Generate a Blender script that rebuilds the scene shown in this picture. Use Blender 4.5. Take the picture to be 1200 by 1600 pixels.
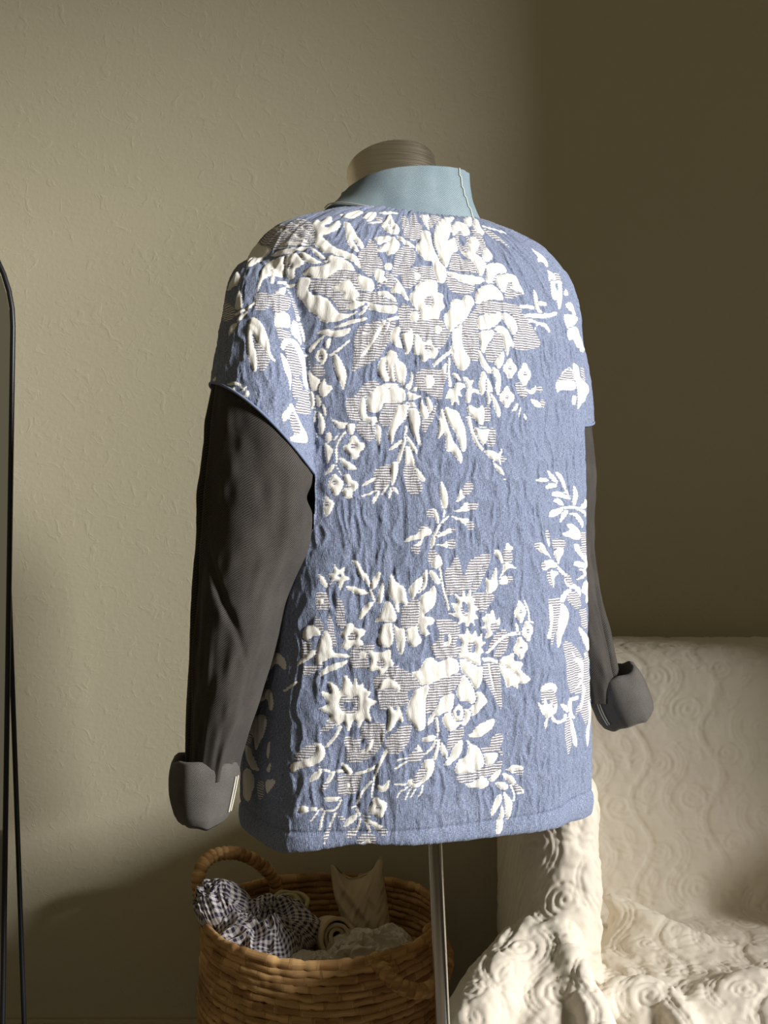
import bpy, bmesh, math, random
import numpy as np
from mathutils import Vector, Matrix, Euler

# ------------------------------------------------------------------ scene, camera, light
for o in list(bpy.data.objects):
    bpy.data.objects.remove(o, do_unlink=True)
scene = bpy.context.scene
COL = scene.collection
random.seed(7)
RNG = np.random.default_rng(11)

FPX = 1700.0
CAMZ = 1.08
cam_d = bpy.data.cameras.new('camera')
cam_d.sensor_fit = 'VERTICAL'
cam_d.sensor_height = 24.0
cam_d.lens = 24.0 * FPX / 1600.0
cam_d.clip_start = 0.02
cam = bpy.data.objects.new('camera', cam_d)
cam.location = (0, 0, CAMZ)
cam.rotation_euler = (math.radians(90), 0, 0)
COL.objects.link(cam)
scene.camera = cam

scene.view_settings.view_transform = 'Standard'
scene.view_settings.look = 'None'
scene.view_settings.exposure = 0.18
scene.view_settings.gamma = 1.0
scene.view_settings.use_curve_mapping = False

world = bpy.data.worlds.new('room_ambience')
scene.world = world
world.use_nodes = True
bg = world.node_tree.nodes['Background']
bg.inputs[0].default_value = (1.0, 0.86, 0.56, 1)
bg.inputs[1].default_value = 0.105

WALL_Y = 2.10
RIGHT_X = 2.30
# overcast sky patch outside: its light reaches the room only through the window opening in the right wall
ld = bpy.data.lights.new('sky_daylight', 'AREA')
ld.shape = 'RECTANGLE'
ld.size = 1.3
ld.size_y = 1.2
ld.energy = 1020
ld.color = (0.99, 0.98, 0.97)
lamp = bpy.data.objects.new('sky_daylight', ld)
lamp.location = (6.6, -1.95, 3.2)
lamp.rotation_euler = (Vector((0, 1.6, 1.1)) - lamp.location).to_track_quat('-Z', 'Y').to_euler()
COL.objects.link(lamp)
WIN = (-0.75, 0.56, 0.85, 2.58)         # window opening: y from, y to, z from, z to

# ------------------------------------------------------------------ helpers
def at(px, py, Y):
    """point seen at a pixel of the 1200x1600 photograph, at depth Y in metres"""
    return Vector(((px - 600.0) / FPX * Y, Y, CAMZ - (py - 800.0) / FPX * Y))

def tag(o, label=None, cat=None, group=None, kind=None):
    if label: o['label'] = label
    if cat: o['category'] = cat
    if group: o['group'] = group
    if kind: o['kind'] = kind
    return o

def empty(name, loc=(0, 0, 0)):
    o = bpy.data.objects.new(name, None)
    o.empty_display_size = 0.05
    o.location = loc
    COL.objects.link(o)
    return o

def link(name, me, mat, parent=None, smooth=True):
    me.name = name
    if mat is not None:
        me.materials.clear(); me.materials.append(mat)
    if smooth:
        me.polygons.foreach_set('use_smooth', np.ones(len(me.polygons), dtype=bool))
    o = bpy.data.objects.new(name, me)
    COL.objects.link(o)
    if parent is not None:
        o.parent = parent
        o.matrix_parent_inverse = Matrix.Translation(parent.location).inverted()
    return o

def mesh_np(name, V, F):
    """V (n,3), F (m,4) or (m,3) int arrays"""
    V = np.asarray(V, dtype=np.float32); F = np.asarray(F, dtype=np.int32)
    me = bpy.data.meshes.new(name)
    k = F.shape[1]
    me.vertices.add(len(V)); me.vertices.foreach_set('co', V.ravel())
    me.loops.add(F.size); me.loops.foreach_set('vertex_index', F.ravel())
    me.polygons.add(len(F))
    me.polygons.foreach_set('loop_start', np.arange(0, F.size, k, dtype=np.int32))
    me.update(calc_edges=True)
    return me

def grid_faces(nr, nc, wrap=False):
    c = nc if wrap else nc - 1
    i, j = np.meshgrid(np.arange(nr - 1), np.arange(c), indexing='ij')
    j2 = (j + 1) % nc
    return np.stack([i * nc + j, i * nc + j2, (i + 1) * nc + j2, (i + 1) * nc + j], -1).reshape(-1, 4)

def grid_mesh(name, P, wrap=False, uv=True):
    """P (nr,nc,3)"""
    nr, nc = P.shape[:2]
    me = mesh_np(name, P.reshape(-1, 3), grid_faces(nr, nc, wrap))
    return me

def set_attr(me, name, arr, kind='FLOAT'):
    a = me.attributes.new(name, kind, 'POINT')
    if kind == 'FLOAT':
        a.data.foreach_set('value', np.asarray(arr, dtype=np.float32).ravel())
    else:
        a.data.foreach_set('vector', np.asarray(arr, dtype=np.float32).ravel())

def get_co(me):
    n = len(me.vertices); a = np.empty(n * 3, dtype=np.float32)
    me.vertices.foreach_get('co', a); return a.reshape(-1, 3).astype(np.float64)

def get_no(me):
    n = len(me.vertices); a = np.empty(n * 3, dtype=np.float32)
    me.vertex_normals.foreach_get('vector', a); return a.reshape(-1, 3).astype(np.float64)

def set_co(me, V):
    me.vertices.foreach_set('co', np.asarray(V, dtype=np.float32).ravel()); me.update()

def _hash(i, j, k, seed):
    n = (i.astype(np.int64) * 374761393 + j.astype(np.int64) * 668265263 + k.astype(np.int64) * 2147483647 + seed * 974711) & 0xFFFFFFFF
    n = ((n ^ (n >> 13)) * 1274126177) & 0xFFFFFFFF
    n = n ^ (n >> 16)
    return (n & 0xFFFF) / 65535.0 * 2 - 1

def vnoise(x, y, z=None, seed=0):
    x = np.asarray(x, float); y = np.asarray(y, float)
    z = np.zeros_like(x) if z is None else np.asarray(z, float)
    i, j, k = np.floor(x), np.floor(y), np.floor(z)
    fx, fy, fz = x - i, y - j, z - k
    fx = fx * fx * (3 - 2 * fx); fy = fy * fy * (3 - 2 * fy); fz = fz * fz * (3 - 2 * fz)
    i = i.astype(np.int64); j = j.astype(np.int64); k = k.astype(np.int64)
    def h(a, b, c): return _hash(i + a, j + b, k + c, seed)
    def L(a, b, t): return a + (b - a) * t
    v0 = L(L(h(0,0,0), h(1,0,0), fx), L(h(0,1,0), h(1,1,0), fx), fy)
    if not np.any(fz): return v0
    v1 = L(L(h(0,0,1), h(1,0,1), fx), L(h(0,1,1), h(1,1,1), fx), fy)
    return L(v0, v1, fz)

def interp_rows(rows, keys):
    """rows: list of tuples sorted by first column; smooth (Catmull-Rom like) interpolation"""
    R = np.array(rows, float); x = R[:, 0]
    out = []
    keys = np.clip(np.asarray(keys, float), x[0], x[-1])
    for c in range(1, R.shape[1]):
        y = R[:, c]
        m = np.gradient(y, x)
        i = np.clip(np.searchsorted(x, keys, side='right') - 1, 0, len(x) - 2)
        h = x[i + 1] - x[i]; t = (keys - x[i]) / h
        a = (1 + 2 * t) * (1 - t) ** 2 * y[i] + t * (1 - t) ** 2 * h * m[i]
        b = t * t * (3 - 2 * t) * y[i + 1] + t * t * (t - 1) * h * m[i + 1]
        out.append(a + b)
    return out

def spline(pts, closed=True, n=8):
    P = np.array(pts, float); m = len(P); out = []
    rng = range(m) if closed else range(m - 1)
    for i in rng:
        p0 = P[(i - 1) % m] if closed or i > 0 else P[i]
        p1 = P[i]; p2 = P[(i + 1) % m]
        p3 = P[(i + 2) % m] if closed or i + 2 < m else p2
        for t in np.linspace(0, 1, n, endpoint=False):
            out.append(0.5 * ((2 * p1) + (p2 - p0) * t + (2 * p0 - 5 * p1 + 4 * p2 - p3) * t * t + (3 * p1 - p0 - 3 * p2 + p3) * t ** 3))
    if not closed: out.append(P[-1])
    return np.array(out)

def tube(path, radii, seg=10, caps=True, squash=None):
    """swept tube through path (n,3)"""
    P = np.array(path, float); n = len(P)
    r = np.broadcast_to(np.asarray(radii, float), (n,))
    T = np.gradient(P, axis=0); T /= np.linalg.norm(T, axis=1)[:, None] + 1e-12
    ref = np.array([0, 0, 1.0]) if abs(T[0][2]) < 0.9 else np.array([1.0, 0, 0])
    N = np.zeros_like(P)
    v = ref - T[0] * ref.dot(T[0]); N[0] = v / np.linalg.norm(v)
    for i in range(1, n):
        v = N[i - 1] - T[i] * N[i - 1].dot(T[i]); N[i] = v / (np.linalg.norm(v) + 1e-12)
    B = np.cross(T, N)
    a = np.linspace(0, 2 * np.pi, seg, endpoint=False)
    G = P[:, None] + r[:, None, None] * (np.cos(a)[None, :, None] * N[:, None] + np.sin(a)[None, :, None] * B[:, None])
    V = G.reshape(-1, 3); F = grid_faces(n, seg, True).tolist()
    if caps:
        V = np.vstack([V, P[0], P[-1]]); c0 = n * seg; c1 = c0 + 1
        for k in range(seg):
            F.append([c0, (k + 1) % seg, k, k]); e = (n - 1) * seg
            F.append([c1, e + k, e + (k + 1) % seg, e + (k + 1) % seg])
    return V, F

def mesh_any(name, V, F):
    me = bpy.data.meshes.new(name)
    FF = []
    for f in F:
        g = []
        for q in f:
            if q not in g: g.append(int(q))
        FF.append(g)
    me.from_pydata([tuple(map(float, v)) for v in V], [], FF); me.update()
    return me

def tube_obj(name, path, radii, mat, parent=None, seg=10, caps=True):
    V, F = tube(path, radii, seg, caps)
    return link(name, mesh_any(name, V, F), mat, parent)

def box_mesh(name, lo, hi, bevel=0.0, seg=2):
    bm = bmesh.new(); bmesh.ops.create_cube(bm, size=1)
    lo = Vector(lo); hi = Vector(hi); c = (lo + hi) / 2; s = hi - lo
    for v in bm.verts: v.co = Vector((v.co.x * s.x + c.x, v.co.y * s.y + c.y, v.co.z * s.z + c.z))
    if bevel: bmesh.ops.bevel(bm, geom=bm.edges[:], offset=bevel, segments=seg, affect='EDGES', profile=0.5)
    me = bpy.data.meshes.new(name); bm.to_mesh(me); bm.free(); return me

# ------------------------------------------------------------------ material helpers
class NT:
    def __init__(s, name, rough=0.8, spec=0.3):
        s.m = bpy.data.materials.new(name); s.m.use_nodes = True
        s.t = s.m.node_tree; s.b = s.t.nodes['Principled BSDF']
        s.b.inputs['Roughness'].default_value = rough
        s.b.inputs['Specular IOR Level'].default_value = spec
    def n(s, typ, **kw):
        nd = s.t.nodes.new(typ)
        for k, v in kw.items(): setattr(nd, k, v)
        return nd
    def l(s, a, b): s.t.links.new(a, b)
    def val(s, sock, v):
        if hasattr(v, 'node'): s.l(v, sock)
        else: sock.default_value = v
    def math(s, op, a, b=None, c=None, clamp=False):
        nd = s.n('ShaderNodeMath', operation=op); nd.use_clamp = clamp
        s.val(nd.inputs[0], a)
        if b is not None: s.val(nd.inputs[1], b)
        if c is not None: s.val(nd.inputs[2], c)
        return nd.outputs[0]
    def mix(s, f, a, b):
        nd = s.n('ShaderNodeMix', data_type='RGBA')
        s.val(nd.inputs[0], f)
        for k, v in ((6, a), (7, b)):
            if hasattr(v, 'node'): s.l(v, nd.inputs[k])
            else: nd.inputs[k].default_value = (*v, 1) if len(v) == 3 else v
        return nd.outputs[2]
    def step(s, x, lo, hi):
        nd = s.n('ShaderNodeMapRange', interpolation_type='SMOOTHSTEP')
        s.val(nd.inputs[0], x); nd.inputs[1].default_value = lo; nd.inputs[2].default_value = hi
        return nd.outputs[0]
    def attr(s, name, vec=False):
        nd = s.n('ShaderNodeAttribute', attribute_name=name)
        return nd.outputs['Vector'] if vec else nd.outputs['Fac']
    def obj(s): return s.n('ShaderNodeTexCoord').outputs['Object']
    def scale(s, vec, sc, rot=(0, 0, 0)):
        nd = s.n('ShaderNodeMapping'); s.l(vec, nd.inputs[0])
        nd.inputs['Scale'].default_value = sc; nd.inputs['Rotation'].default_value = rot
        return nd.outputs[0]
    def noise(s, vec, sc, detail=2, rough=0.5, dist=0):
        nd = s.n('ShaderNodeTexNoise'); s.l(vec, nd.inputs['Vector'])
        nd.inputs['Scale'].default_value = sc; nd.inputs['Detail'].default_value = detail
        nd.inputs['Roughness'].default_value = rough; nd.inputs['Distortion'].default_value = dist
        return nd.outputs['Fac']
    def wave(s, vec, sc, dist=0, dscale=1, axis='X'):
        nd = s.n('ShaderNodeTexWave', bands_direction=axis); s.l(vec, nd.inputs['Vector'])
        nd.inputs['Scale'].default_value = sc; nd.inputs['Distortion'].default_value = dist
        nd.inputs['Detail Scale'].default_value = dscale
        return nd.outputs['Fac']
    def bump(s, h, strength=0.3, dist=0.002):
        nd = s.n('ShaderNodeBump'); nd.inputs['Strength'].default_value = strength
        nd.inputs['Distance'].default_value = dist; s.l(h, nd.inputs['Height'])
        s.l(nd.outputs[0], s.b.inputs['Normal'])
    def color(s, c): s.val(s.b.inputs['Base Color'], c if hasattr(c, 'node') else (*c, 1))

def lin(r, g, b):
    f = lambda c: (c / 255 / 12.92) if c <= 10 else ((c / 255 + 0.055) / 1.055) ** 2.4
    return (f(r), f(g), f(b))

def sep(nt, vec):
    nd = nt.n('ShaderNodeSeparateXYZ'); nt.l(vec, nd.inputs[0]); return nd.outputs

def mat_wall():
    t = NT('painted_plaster', 0.75, 0.25)
    o = t.obj()
    big = t.noise(o, 9, 3, 0.55, 0.6); fine = t.noise(o, 110, 2, 0.5)
    mid = t.noise(o, 34, 3, 0.6, 1.2)
    t.color(t.mix(t.noise(o, 2.5, 2), lin(206, 197, 170), lin(211, 202, 175)))
    h = t.math('ADD', t.math('MULTIPLY', t.step(mid, 0.52, 0.74), 0.4), t.math('MULTIPLY', fine, 0.45))
    h = t.math('ADD', h, t.math('MULTIPLY', big, 0.5))
    t.bump(h, 0.45, 0.0020); return t.m

def mat_plain(name, c, rough=0.6, metal=0.0, spec=0.5, var=0.0, scale=40):
    t = NT(name, rough, spec); t.b.inputs['Metallic'].default_value = metal
    if var:
        o = t.obj(); f = t.noise(o, scale, 3)
        t.color(t.mix(f, tuple(x * (1 - var) for x in c), tuple(min(1, x * (1 + var)) for x in c)))
    else: t.color(c)
    return t.m

def mat_floor():
    t = NT('oak_floor', 0.45, 0.4); o = t.obj()
    g = t.noise(t.scale(o, (2, 26, 2)), 3, 4, 0.6, 0.4)
    t.color(t.mix(g, lin(92, 82, 70), lin(116, 104, 90))); t.bump(g, 0.1, 0.001); return t.m

def mat_brushed():
    t = NT('brushed_steel', 0.32, 0.5); t.b.inputs['Metallic'].default_value = 1.0
    o = t.obj(); n = t.noise(t.scale(o, (6, 6, 420)), 3, 3, 0.6)
    t.color(t.mix(n, lin(190, 178, 158), lin(236, 228, 212)))
    t.val(t.b.inputs['Roughness'], t.math('MULTIPLY_ADD', n, 0.25, 0.2)); t.bump(n, 0.08, 0.0006); return t.m

def mat_denim(name, dark, light, yarn=0.0011, bump=0.35, fade=0.5, twill=0.45):
    t = NT(name, 0.92, 0.12); g = t.attr('guv', True)
    tw = t.wave(t.scale(g, (1, 1, 1), (0, 0, math.radians(52))), 1.0 / yarn / 2 / math.pi * 1.0, 1.2, 3)
    sl = t.noise(t.scale(g, (700, 2600, 1)), 1, 2, 0.6)
    bl = t.noise(g, 14, 4, 0.6)
    sp = t.noise(g, 900, 2, 0.7)
    f = t.math('ADD', t.math('MULTIPLY', t.step(tw, 0.25, 0.8), twill), t.math('MULTIPLY', sl, 0.3))
    f = t.math('ADD', f, t.math('MULTIPLY', t.step(bl, 0.3, 0.75), fade * 0.5))
    f = t.math('ADD', f, t.math('MULTIPLY', t.step(sp, 0.48, 0.72), 0.3), clamp=True)
    t.color(t.mix(f, dark, light))
    t.bump(t.math('ADD', t.math('MULTIPLY', tw, twill * 2), t.math('MULTIPLY', sp, 0.8)), bump, 0.0006)
    t.b.inputs['Sheen Weight'].default_value = 0.08
    return t.m

def mat_floral():
    t = NT('floral_matelasse', 0.95, 0.08)
    g = t.attr('guv', True); mw = t.attr('mw'); ms = t.attr('ms')
    u, v, _ = sep(t, g)
    # woven blue chambray ground with slubs
    n1 = t.noise(t.scale(g, (320, 1500, 1)), 1, 2, 0.6)
    n2 = t.noise(t.scale(g, (1300, 260, 1)), 1, 2, 0.6)
    n3 = t.noise(g, 26, 3, 0.5)
    f = t.math('ADD', t.math('MULTIPLY', n1, 0.65), t.math('MULTIPLY', n2, 0.45))
    f = t.step(f, 0.36, 0.78)
    blue = t.mix(f, lin(92, 105, 136), lin(178, 185, 203))
    blue = t.mix(t.math('MULTIPLY', n3, 0.3), blue, lin(92, 105, 138))
    slub = t.step(t.noise(t.scale(g, (150, 900, 1)), 1, 1, 0.5), 0.73, 0.79)
    blue = t.mix(t.math('MULTIPLY', slub, 0.45), blue, lin(205, 208, 220))
    # white figure threads
    wv = t.noise(t.scale(g, (500, 1400, 1)), 1, 2, 0.6)
    white = t.mix(wv, lin(232, 228, 218), lin(250, 247, 239))
    # striped half-tone figure: weft floats
    ph = t.math('ADD', t.math('MULTIPLY', v, 2 * math.pi / 0.0028), t.math('MULTIPLY', t.noise(t.scale(g, (120, 120, 1)), 1, 1), 5.0))
    sn = t.math('SINE', ph)
    st = t.step(t.math('ADD', sn, t.math('MULTIPLY', t.math('SUBTRACT', t.noise(t.scale(g, (420, 900, 1)), 1, 1), 0.5), 1.4)), -0.45, 0.3)
    stripe = t.mix(st, lin(124, 121, 130), lin(226, 224, 224))
    # jagged interlocking edges of the figures
    jag = t.math('MULTIPLY', t.math('SINE', t.math('MULTIPLY', v, 2 * math.pi / 0.0034)), 0.15)
    jag = t.math('ADD', jag, t.math('MULTIPLY', t.math('SUBTRACT', t.noise(t.scale(g, (200, 700, 1)), 1, 1), 0.5), 0.35))
    fw = t.step(t.math('ADD', mw, jag), 0.40, 0.56)
    fs = t.step(t.math('ADD', ms, jag), 0.42, 0.56)
    c = t.mix(fs, blue, stripe)
    c = t.mix(fw, c, white)
    t.color(c)
    h = t.math('ADD', t.math('MULTIPLY', n1, 0.5), t.math('MULTIPLY', n2, 0.4))
    h = t.math('ADD', h, t.math('MULTIPLY', t.math('MULTIPLY', st, fs), 0.6))
    crk = t.noise(t.scale(g, (210, 48, 1)), 1, 3, 0.6, 1.6)             # fine crinkles between the quilting
    crk = t.math('MULTIPLY', t.math('ABSOLUTE', t.math('SUBTRACT', crk, 0.5)), t.math('SUBTRACT', 1.0, t.math('MULTIPLY', fw, 0.75)))
    h = t.math('ADD', h, t.math('MULTIPLY', crk, 9.0))
    t.bump(h, 0.45, 0.0007)
    t.b.inputs['Sheen Weight'].default_value = 0.12
    return t.m

M = {}
M['wall'] = mat_wall()
M['trim'] = mat_plain('painted_trim', lin(190, 178, 150), 0.5, var=0.03, scale=6)
M['floor'] = mat_floor()
M['black_metal'] = mat_plain('black_metal', lin(22, 22, 26), 0.4, 0.0, 0.5, 0.1)
M['mirror'] = mat_plain('mirror_glass', (0.82, 0.84, 0.82), 0.02, 1.0)
M['steel'] = mat_brushed()
M['chrome'] = mat_plain('chrome', (0.9, 0.89, 0.87), 0.12, 1.0, var=0.05, scale=300)
M['floral'] = mat_floral()
M['charcoal_denim'] = mat_denim('charcoal_denim', lin(22, 21, 20), lin(94, 89, 83))
M['light_denim'] = mat_denim('light_blue_denim', lin(84, 106, 120), lin(178, 192, 194), 0.0009, 0.4, 0.4, 0.2)
M['thread'] = mat_plain('cream_thread', lin(222, 218, 200), 0.9, var=0.1, scale=500)
def mat_glass():
    t = NT('window_pane', 0.0, 0.3); tr = t.n('ShaderNodeBsdfTransparent'); gl = t.n('ShaderNodeBsdfGlossy'); gl.inputs['Roughness'].default_value = 0.02
    mx = t.n('ShaderNodeMixShader'); mx.inputs[0].default_value = 0.05; t.l(tr.outputs[0], mx.inputs[1]); t.l(gl.outputs[0], mx.inputs[2])
    t.l(mx.outputs[0], t.t.nodes['Material Output'].inputs[0]); return t.m
M['glass'] = mat_glass()

# ------------------------------------------------------------------ the room
def build_room():
    fl = link('floor', box_mesh('floor', (-2.6, -2.2, -0.05), (RIGHT_X, WALL_Y, 0)), M['floor'], smooth=False)
    tag(fl, kind='structure', label='brown wooden floor under the basket and the dress form')
    wb = link('wall_back', box_mesh('wall_back', (-2.6, WALL_Y, -0.05), (RIGHT_X + 0.15, WALL_Y + 0.1, 3.2)), M['wall'], smooth=False)
    tag(wb, kind='structure', label='beige plaster wall behind the basket')
    # right wall with the window opening that lets the daylight in
    x0, x1 = RIGHT_X, RIGHT_X + 0.15
    wy0, wy1, wz0, wz1 = WIN
    V = []; F = []
    def bx(lo, hi):
        b = len(V); (a, c, e), (d, f, g) = lo, hi
        V.extend([(a,c,e),(d,c,e),(d,f,e),(a,f,e),(a,c,g),(d,c,g),(d,f,g),(a,f,g)])
        F.extend([[b+i for i in q] for q in ((0,3,2,1),(4,5,6,7),(0,1,5,4),(1,2,6,5),(2,3,7,6),(3,0,4,7))])
    bx((x0, -2.2, -0.05), (x1, wy0, 3.2)); bx((x0, wy1, -0.05), (x1, WALL_Y, 3.2))
    bx((x0, wy0, -0.05), (x1, wy1, wz0)); bx((x0, wy0, wz1), (x1, wy1, 3.2))
    wr = link('wall_right', mesh_any('wall_right', V, F), M['wall'], smooth=False)
    tag(wr, kind='structure', label='beige plaster wall with the window')
    V.clear(); F.clear()
    t = 0.04
    bx((x0 + .05, wy0, wz0), (x0 + .09, wy0 + t, wz1)); bx((x0 + .05, wy1 - t, wz0), (x0 + .09, wy1, wz1))
    bx((x0 + .05, wy0 + t, wz0), (x0 + .09, wy1 - t, wz0 + t)); bx((x0 + .05, wy0 + t, wz1 - t), (x0 + .09, wy1 - t, wz1))
    w = link('window_1', mesh_any('window_1', V, F), M['trim'], smooth=False)
    tag(w, kind='structure', label='window with a pale frame')
    pane = link('pane', box_mesh('pane', (x0 + .066, wy0 + t, wz0 + t), (x0 + .07, wy1 - t, wz1 - t)), M['glass'], w, False)
    bb = link('baseboard_back', box_mesh('baseboard_back', (-2.6, WALL_Y - 0.016, 0), (RIGHT_X, WALL_Y, 0.104), 0.004), M['trim'], smooth=False)
    tag(bb, kind='structure', label='painted baseboard along the back wall')
build_room()

def build_mirror():
    # full-length arched mirror standing on an easel leg, leaning back a little
    H, Wd, R = 1.61, 0.56, 0.24
    root = empty('floor_mirror', (-0.98, 1.64, 0))
    tag(root, 'tall arched floor mirror with thin black metal frame and easel leg', 'mirror')
    ang = []
    pts = [(-Wd / 2, 0), (-Wd / 2, H - R)]
    for a in np.linspace(math.pi, math.pi / 2, 14)[1:]: pts.append((-Wd / 2 + R + R * math.cos(a), H - R + R * math.sin(a)))
    for a in np.linspace(math.pi / 2, 0, 14): pts.append((Wd / 2 - R + R * math.cos(a), H - R + R * math.sin(a)))
    pts += [(Wd / 2, 0)]
    lean = math.radians(3.6); yaw = math.radians(6)
    def tr(x, z, off=0.0):
        y = z * math.sin(lean) + off
        return Vector((x * math.cos(yaw) - y * math.sin(yaw), x * math.sin(yaw) + y * math.cos(yaw), z * math.cos(lean) + 0.012))
    base = Vector((-0.868, 1.64, 0))
    # dense straight parts for the sweep
    path = []
    loop = pts + [pts[0]]
    for a, b in zip(loop[:-1], loop[1:]):
        d = math.dist(a, b); n = max(1, int(d / 0.03))
        for k in range(n):
            f = k / n; path.append(base + tr(a[0] + (b[0] - a[0]) * f, a[1] + (b[1] - a[1]) * f))
    path.append(path[0].copy()); path.append(path[1].copy())
    tube_obj('frame', path, 0.0042, M['black_metal'], root, 8, False)
    gl = [base + tr(x * 0.985, z * 0.995 + 0.003, 0.001) for x, z in pts]
    gb = [base + tr(x * 0.985, z * 0.995 + 0.003, 0.004) for x, z in pts]
    n = len(gl)
    F = [list(range(n))[::-1], [n + i for i in range(n)]] + [[i, (i + 1) % n, n + (i + 1) % n, n + i] for i in range(n)]
    link('mirror_glass', mesh_any('mirror_glass', gl + gb, F), M['mirror'], root, False)
    top = base + tr(Wd / 2 - 0.003, 0.985, 0.006)
    for sx in (1, -1):
        tp = base + tr(sx * (Wd / 2 - 0.003), 0.985, 0.006)
        bt = at(38, 1606, 1.80) if sx > 0 else Vector((-1.16, 1.78, 0.004))
        bt = tp + (bt - tp) * ((tp.z - 0.004) / (tp.z - bt.z)) if bt.z < tp.z else bt
        tube_obj('easel_leg', [tp + (bt - tp) * f for f in np.linspace(0, 1, 8)], 0.0042, M['black_metal'], root, 8)
build_mirror()

# ------------------------------------------------------------------ jacket: body shape in its own frame
PSI = math.radians(25); BX, BY = 0.038, 1.33
CP, SP = math.cos(PSI), math.sin(PSI)
def body2world(s, d): return BX + s * CP + d * SP, BY + s * SP - d * CP
def world2body(X, Y): return (X - BX) * CP + (Y - BY) * SP, (X - BX) * SP - (Y - BY) * CP
NEXP = 2.7
TORSO = [  # z, half width, half depth, depth offset
    (0.712, .214, .150, 0), (0.80, .213, .150, 0), (0.95, .210, .149, 0), (1.10, .207, .146, 0), (1.22, .207, .139, 0),
    (1.30, .214, .126, 0), (1.350, .213, .110, -.002), (1.385, .200, .094, -.004), (1.412, .174, .078, -.006),
    (1.430, .128, .064, -.008), (1.440, .094, .048, -.010), (1.446, .06, .03, -.012)]
def spow(c, e): return np.sign(c) * np.abs(c) ** e
def torso_loop(z, th):
    a, b, cd = interp_rows(TORSO, z)
    return a * spow(np.cos(th), 2 / NEXP), cd + b * spow(np.sin(th), 2 / NEXP)
def torso_mesh():
    zs = np.concatenate([np.linspace(.712, 1.30, 60), np.linspace(1.305, 1.446, 50)])
    th = np.linspace(0, 2 * np.pi, 200, endpoint=False)
    Z, T = np.meshgrid(zs, th, indexing='ij')
    s, d = torso_loop(Z, T)
    # soft drape of the cloth towards the hem
    k = np.clip((1.15 - Z) / 0.45, 0, 1)
    w = 0.006 * k * np.sin(5 * T + 0.6) + 0.004 * k * np.sin(9 * T + 2 + 2 * Z) + 0.004 * np.clip((Z - .9) / .2, 0, 1) * np.clip((1.3 - Z) / .1, 0, 1) * np.sin(7 * T + 3 * Z)
    r = np.sqrt(s * s + d * d); s = s * (1 + w / r); d = d * (1 + w / r)
    hem = .014 * np.exp(-((np.degrees(T) - 115) / 48) ** 2) - .004 * np.cos(T) ** 2 + .0015 * np.sin(T * 6 + 1)
    Zh = Z + hem * (1 - np.clip((Z - .712) / .25, 0, 1))
    X, Y = body2world(s, d)
    return np.stack([X, Y, Zh], -1)
def outside_torso(P):
    """>0 where a point lies outside the torso loft (metres, approx)"""
    s, d = world2body(P[:, 0], P[:, 1])
    a, b, cd = interp_rows(TORSO, P[:, 2])
    q = (np.abs(s / a) ** NEXP + np.abs((d - cd) / b) ** NEXP) ** (1 / NEXP)
    return (q - 1) * np.sqrt(s * s + d * d) / np.maximum(q, 1e-3)

# arms: rows of (picture height, left x, right x, depth, half depth) turned into real sections
def arm_rows(rows):
    out = []
    for py, xl, xr, Y, hy in rows:
        z = CAMZ - (py - 800) / FPX * Y
        out.append((-z, (xl + xr - 1200) / 2 / FPX * Y, Y, (xr - xl) / 2 / FPX * Y, hy))
    return out
ARM_L = arm_rows([(406, 394, 440, 1.258, .020), (416, 378, 455, 1.254, .038), (440, 362, 468, 1.247, .058), (475, 355, 479, 1.238, .076), (530, 346, 487, 1.228, .090), (600, 334, 492, 1.216, .098),
                  (700, 323, 499, 1.206, .100), (760, 316, 501, 1.202, .098), (850, 307, 493, 1.197, .093), (920, 302, 464, 1.192, .088), (1000, 297, 437, 1.188, .080), (1100, 295, 403, 1.183, .068), (1195, 295, 372, 1.180, .056), (1240, 295, 366, 1.178, .054)])
ARM_R = arm_rows([(428, 815, 858, 1.415, .020), (440, 795, 868, 1.42, .038), (465, 778, 882, 1.43, .058), (505, 768, 896, 1.44, .074), (560, 768, 911, 1.45, .088), (610, 770, 920, 1.455, .092),
                  (700, 775, 924, 1.46, .092), (780, 785, 926, 1.46, .09), (850, 795, 929, 1.462, .086), (920, 812, 938, 1.465, .08), (1000, 845, 954, 1.468, .07), (1075, 878, 966, 1.47, .058), (1110, 884, 968, 1.47, .055)])
ARM_AX = {'L': math.radians(-14), 'R': math.radians(18)}
def arm_section(which, z, th, grow=0.0):
    rows = ARM_L if which == 'L' else ARM_R
    cx, cy, hx, hy = interp_rows(rows, -np.asarray(z, float))
    ex = 2 / 2.3
    return cx + (hx + grow) * spow(np.cos(th), ex), cy + (hy + grow) * spow(np.sin(th), ex)
def arm_mesh(which, zlo):
    rows = ARM_L if which == 'L' else ARM_R
    zs = np.linspace(zlo, -rows[0][0], 70); th = np.linspace(0, 2 * np.pi, 96, endpoint=False)
    Z, T = np.meshgrid(zs, th, indexing='ij')
    X, Y = arm_section(which, Z, T)
    return np.stack([X, Y, Z], -1)
def seam_z(which, X, Y):
    """height of the sleeve seam: the floral yoke dips towards the back of the arm"""
    if which == 'L':
        px = 600 + X / Y * FPX
        t = np.clip((px - 330) / 168, -0.2, 1.15)
        py = 604 + 146 * (0.55 * t + 0.45 * t * t) + 0 * t
        return CAMZ - (py - 800) / FPX * 1.19
    s, d = world2body(X, Y)
    return 1.225 - 0.05 * (d + .1) / .2

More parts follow.
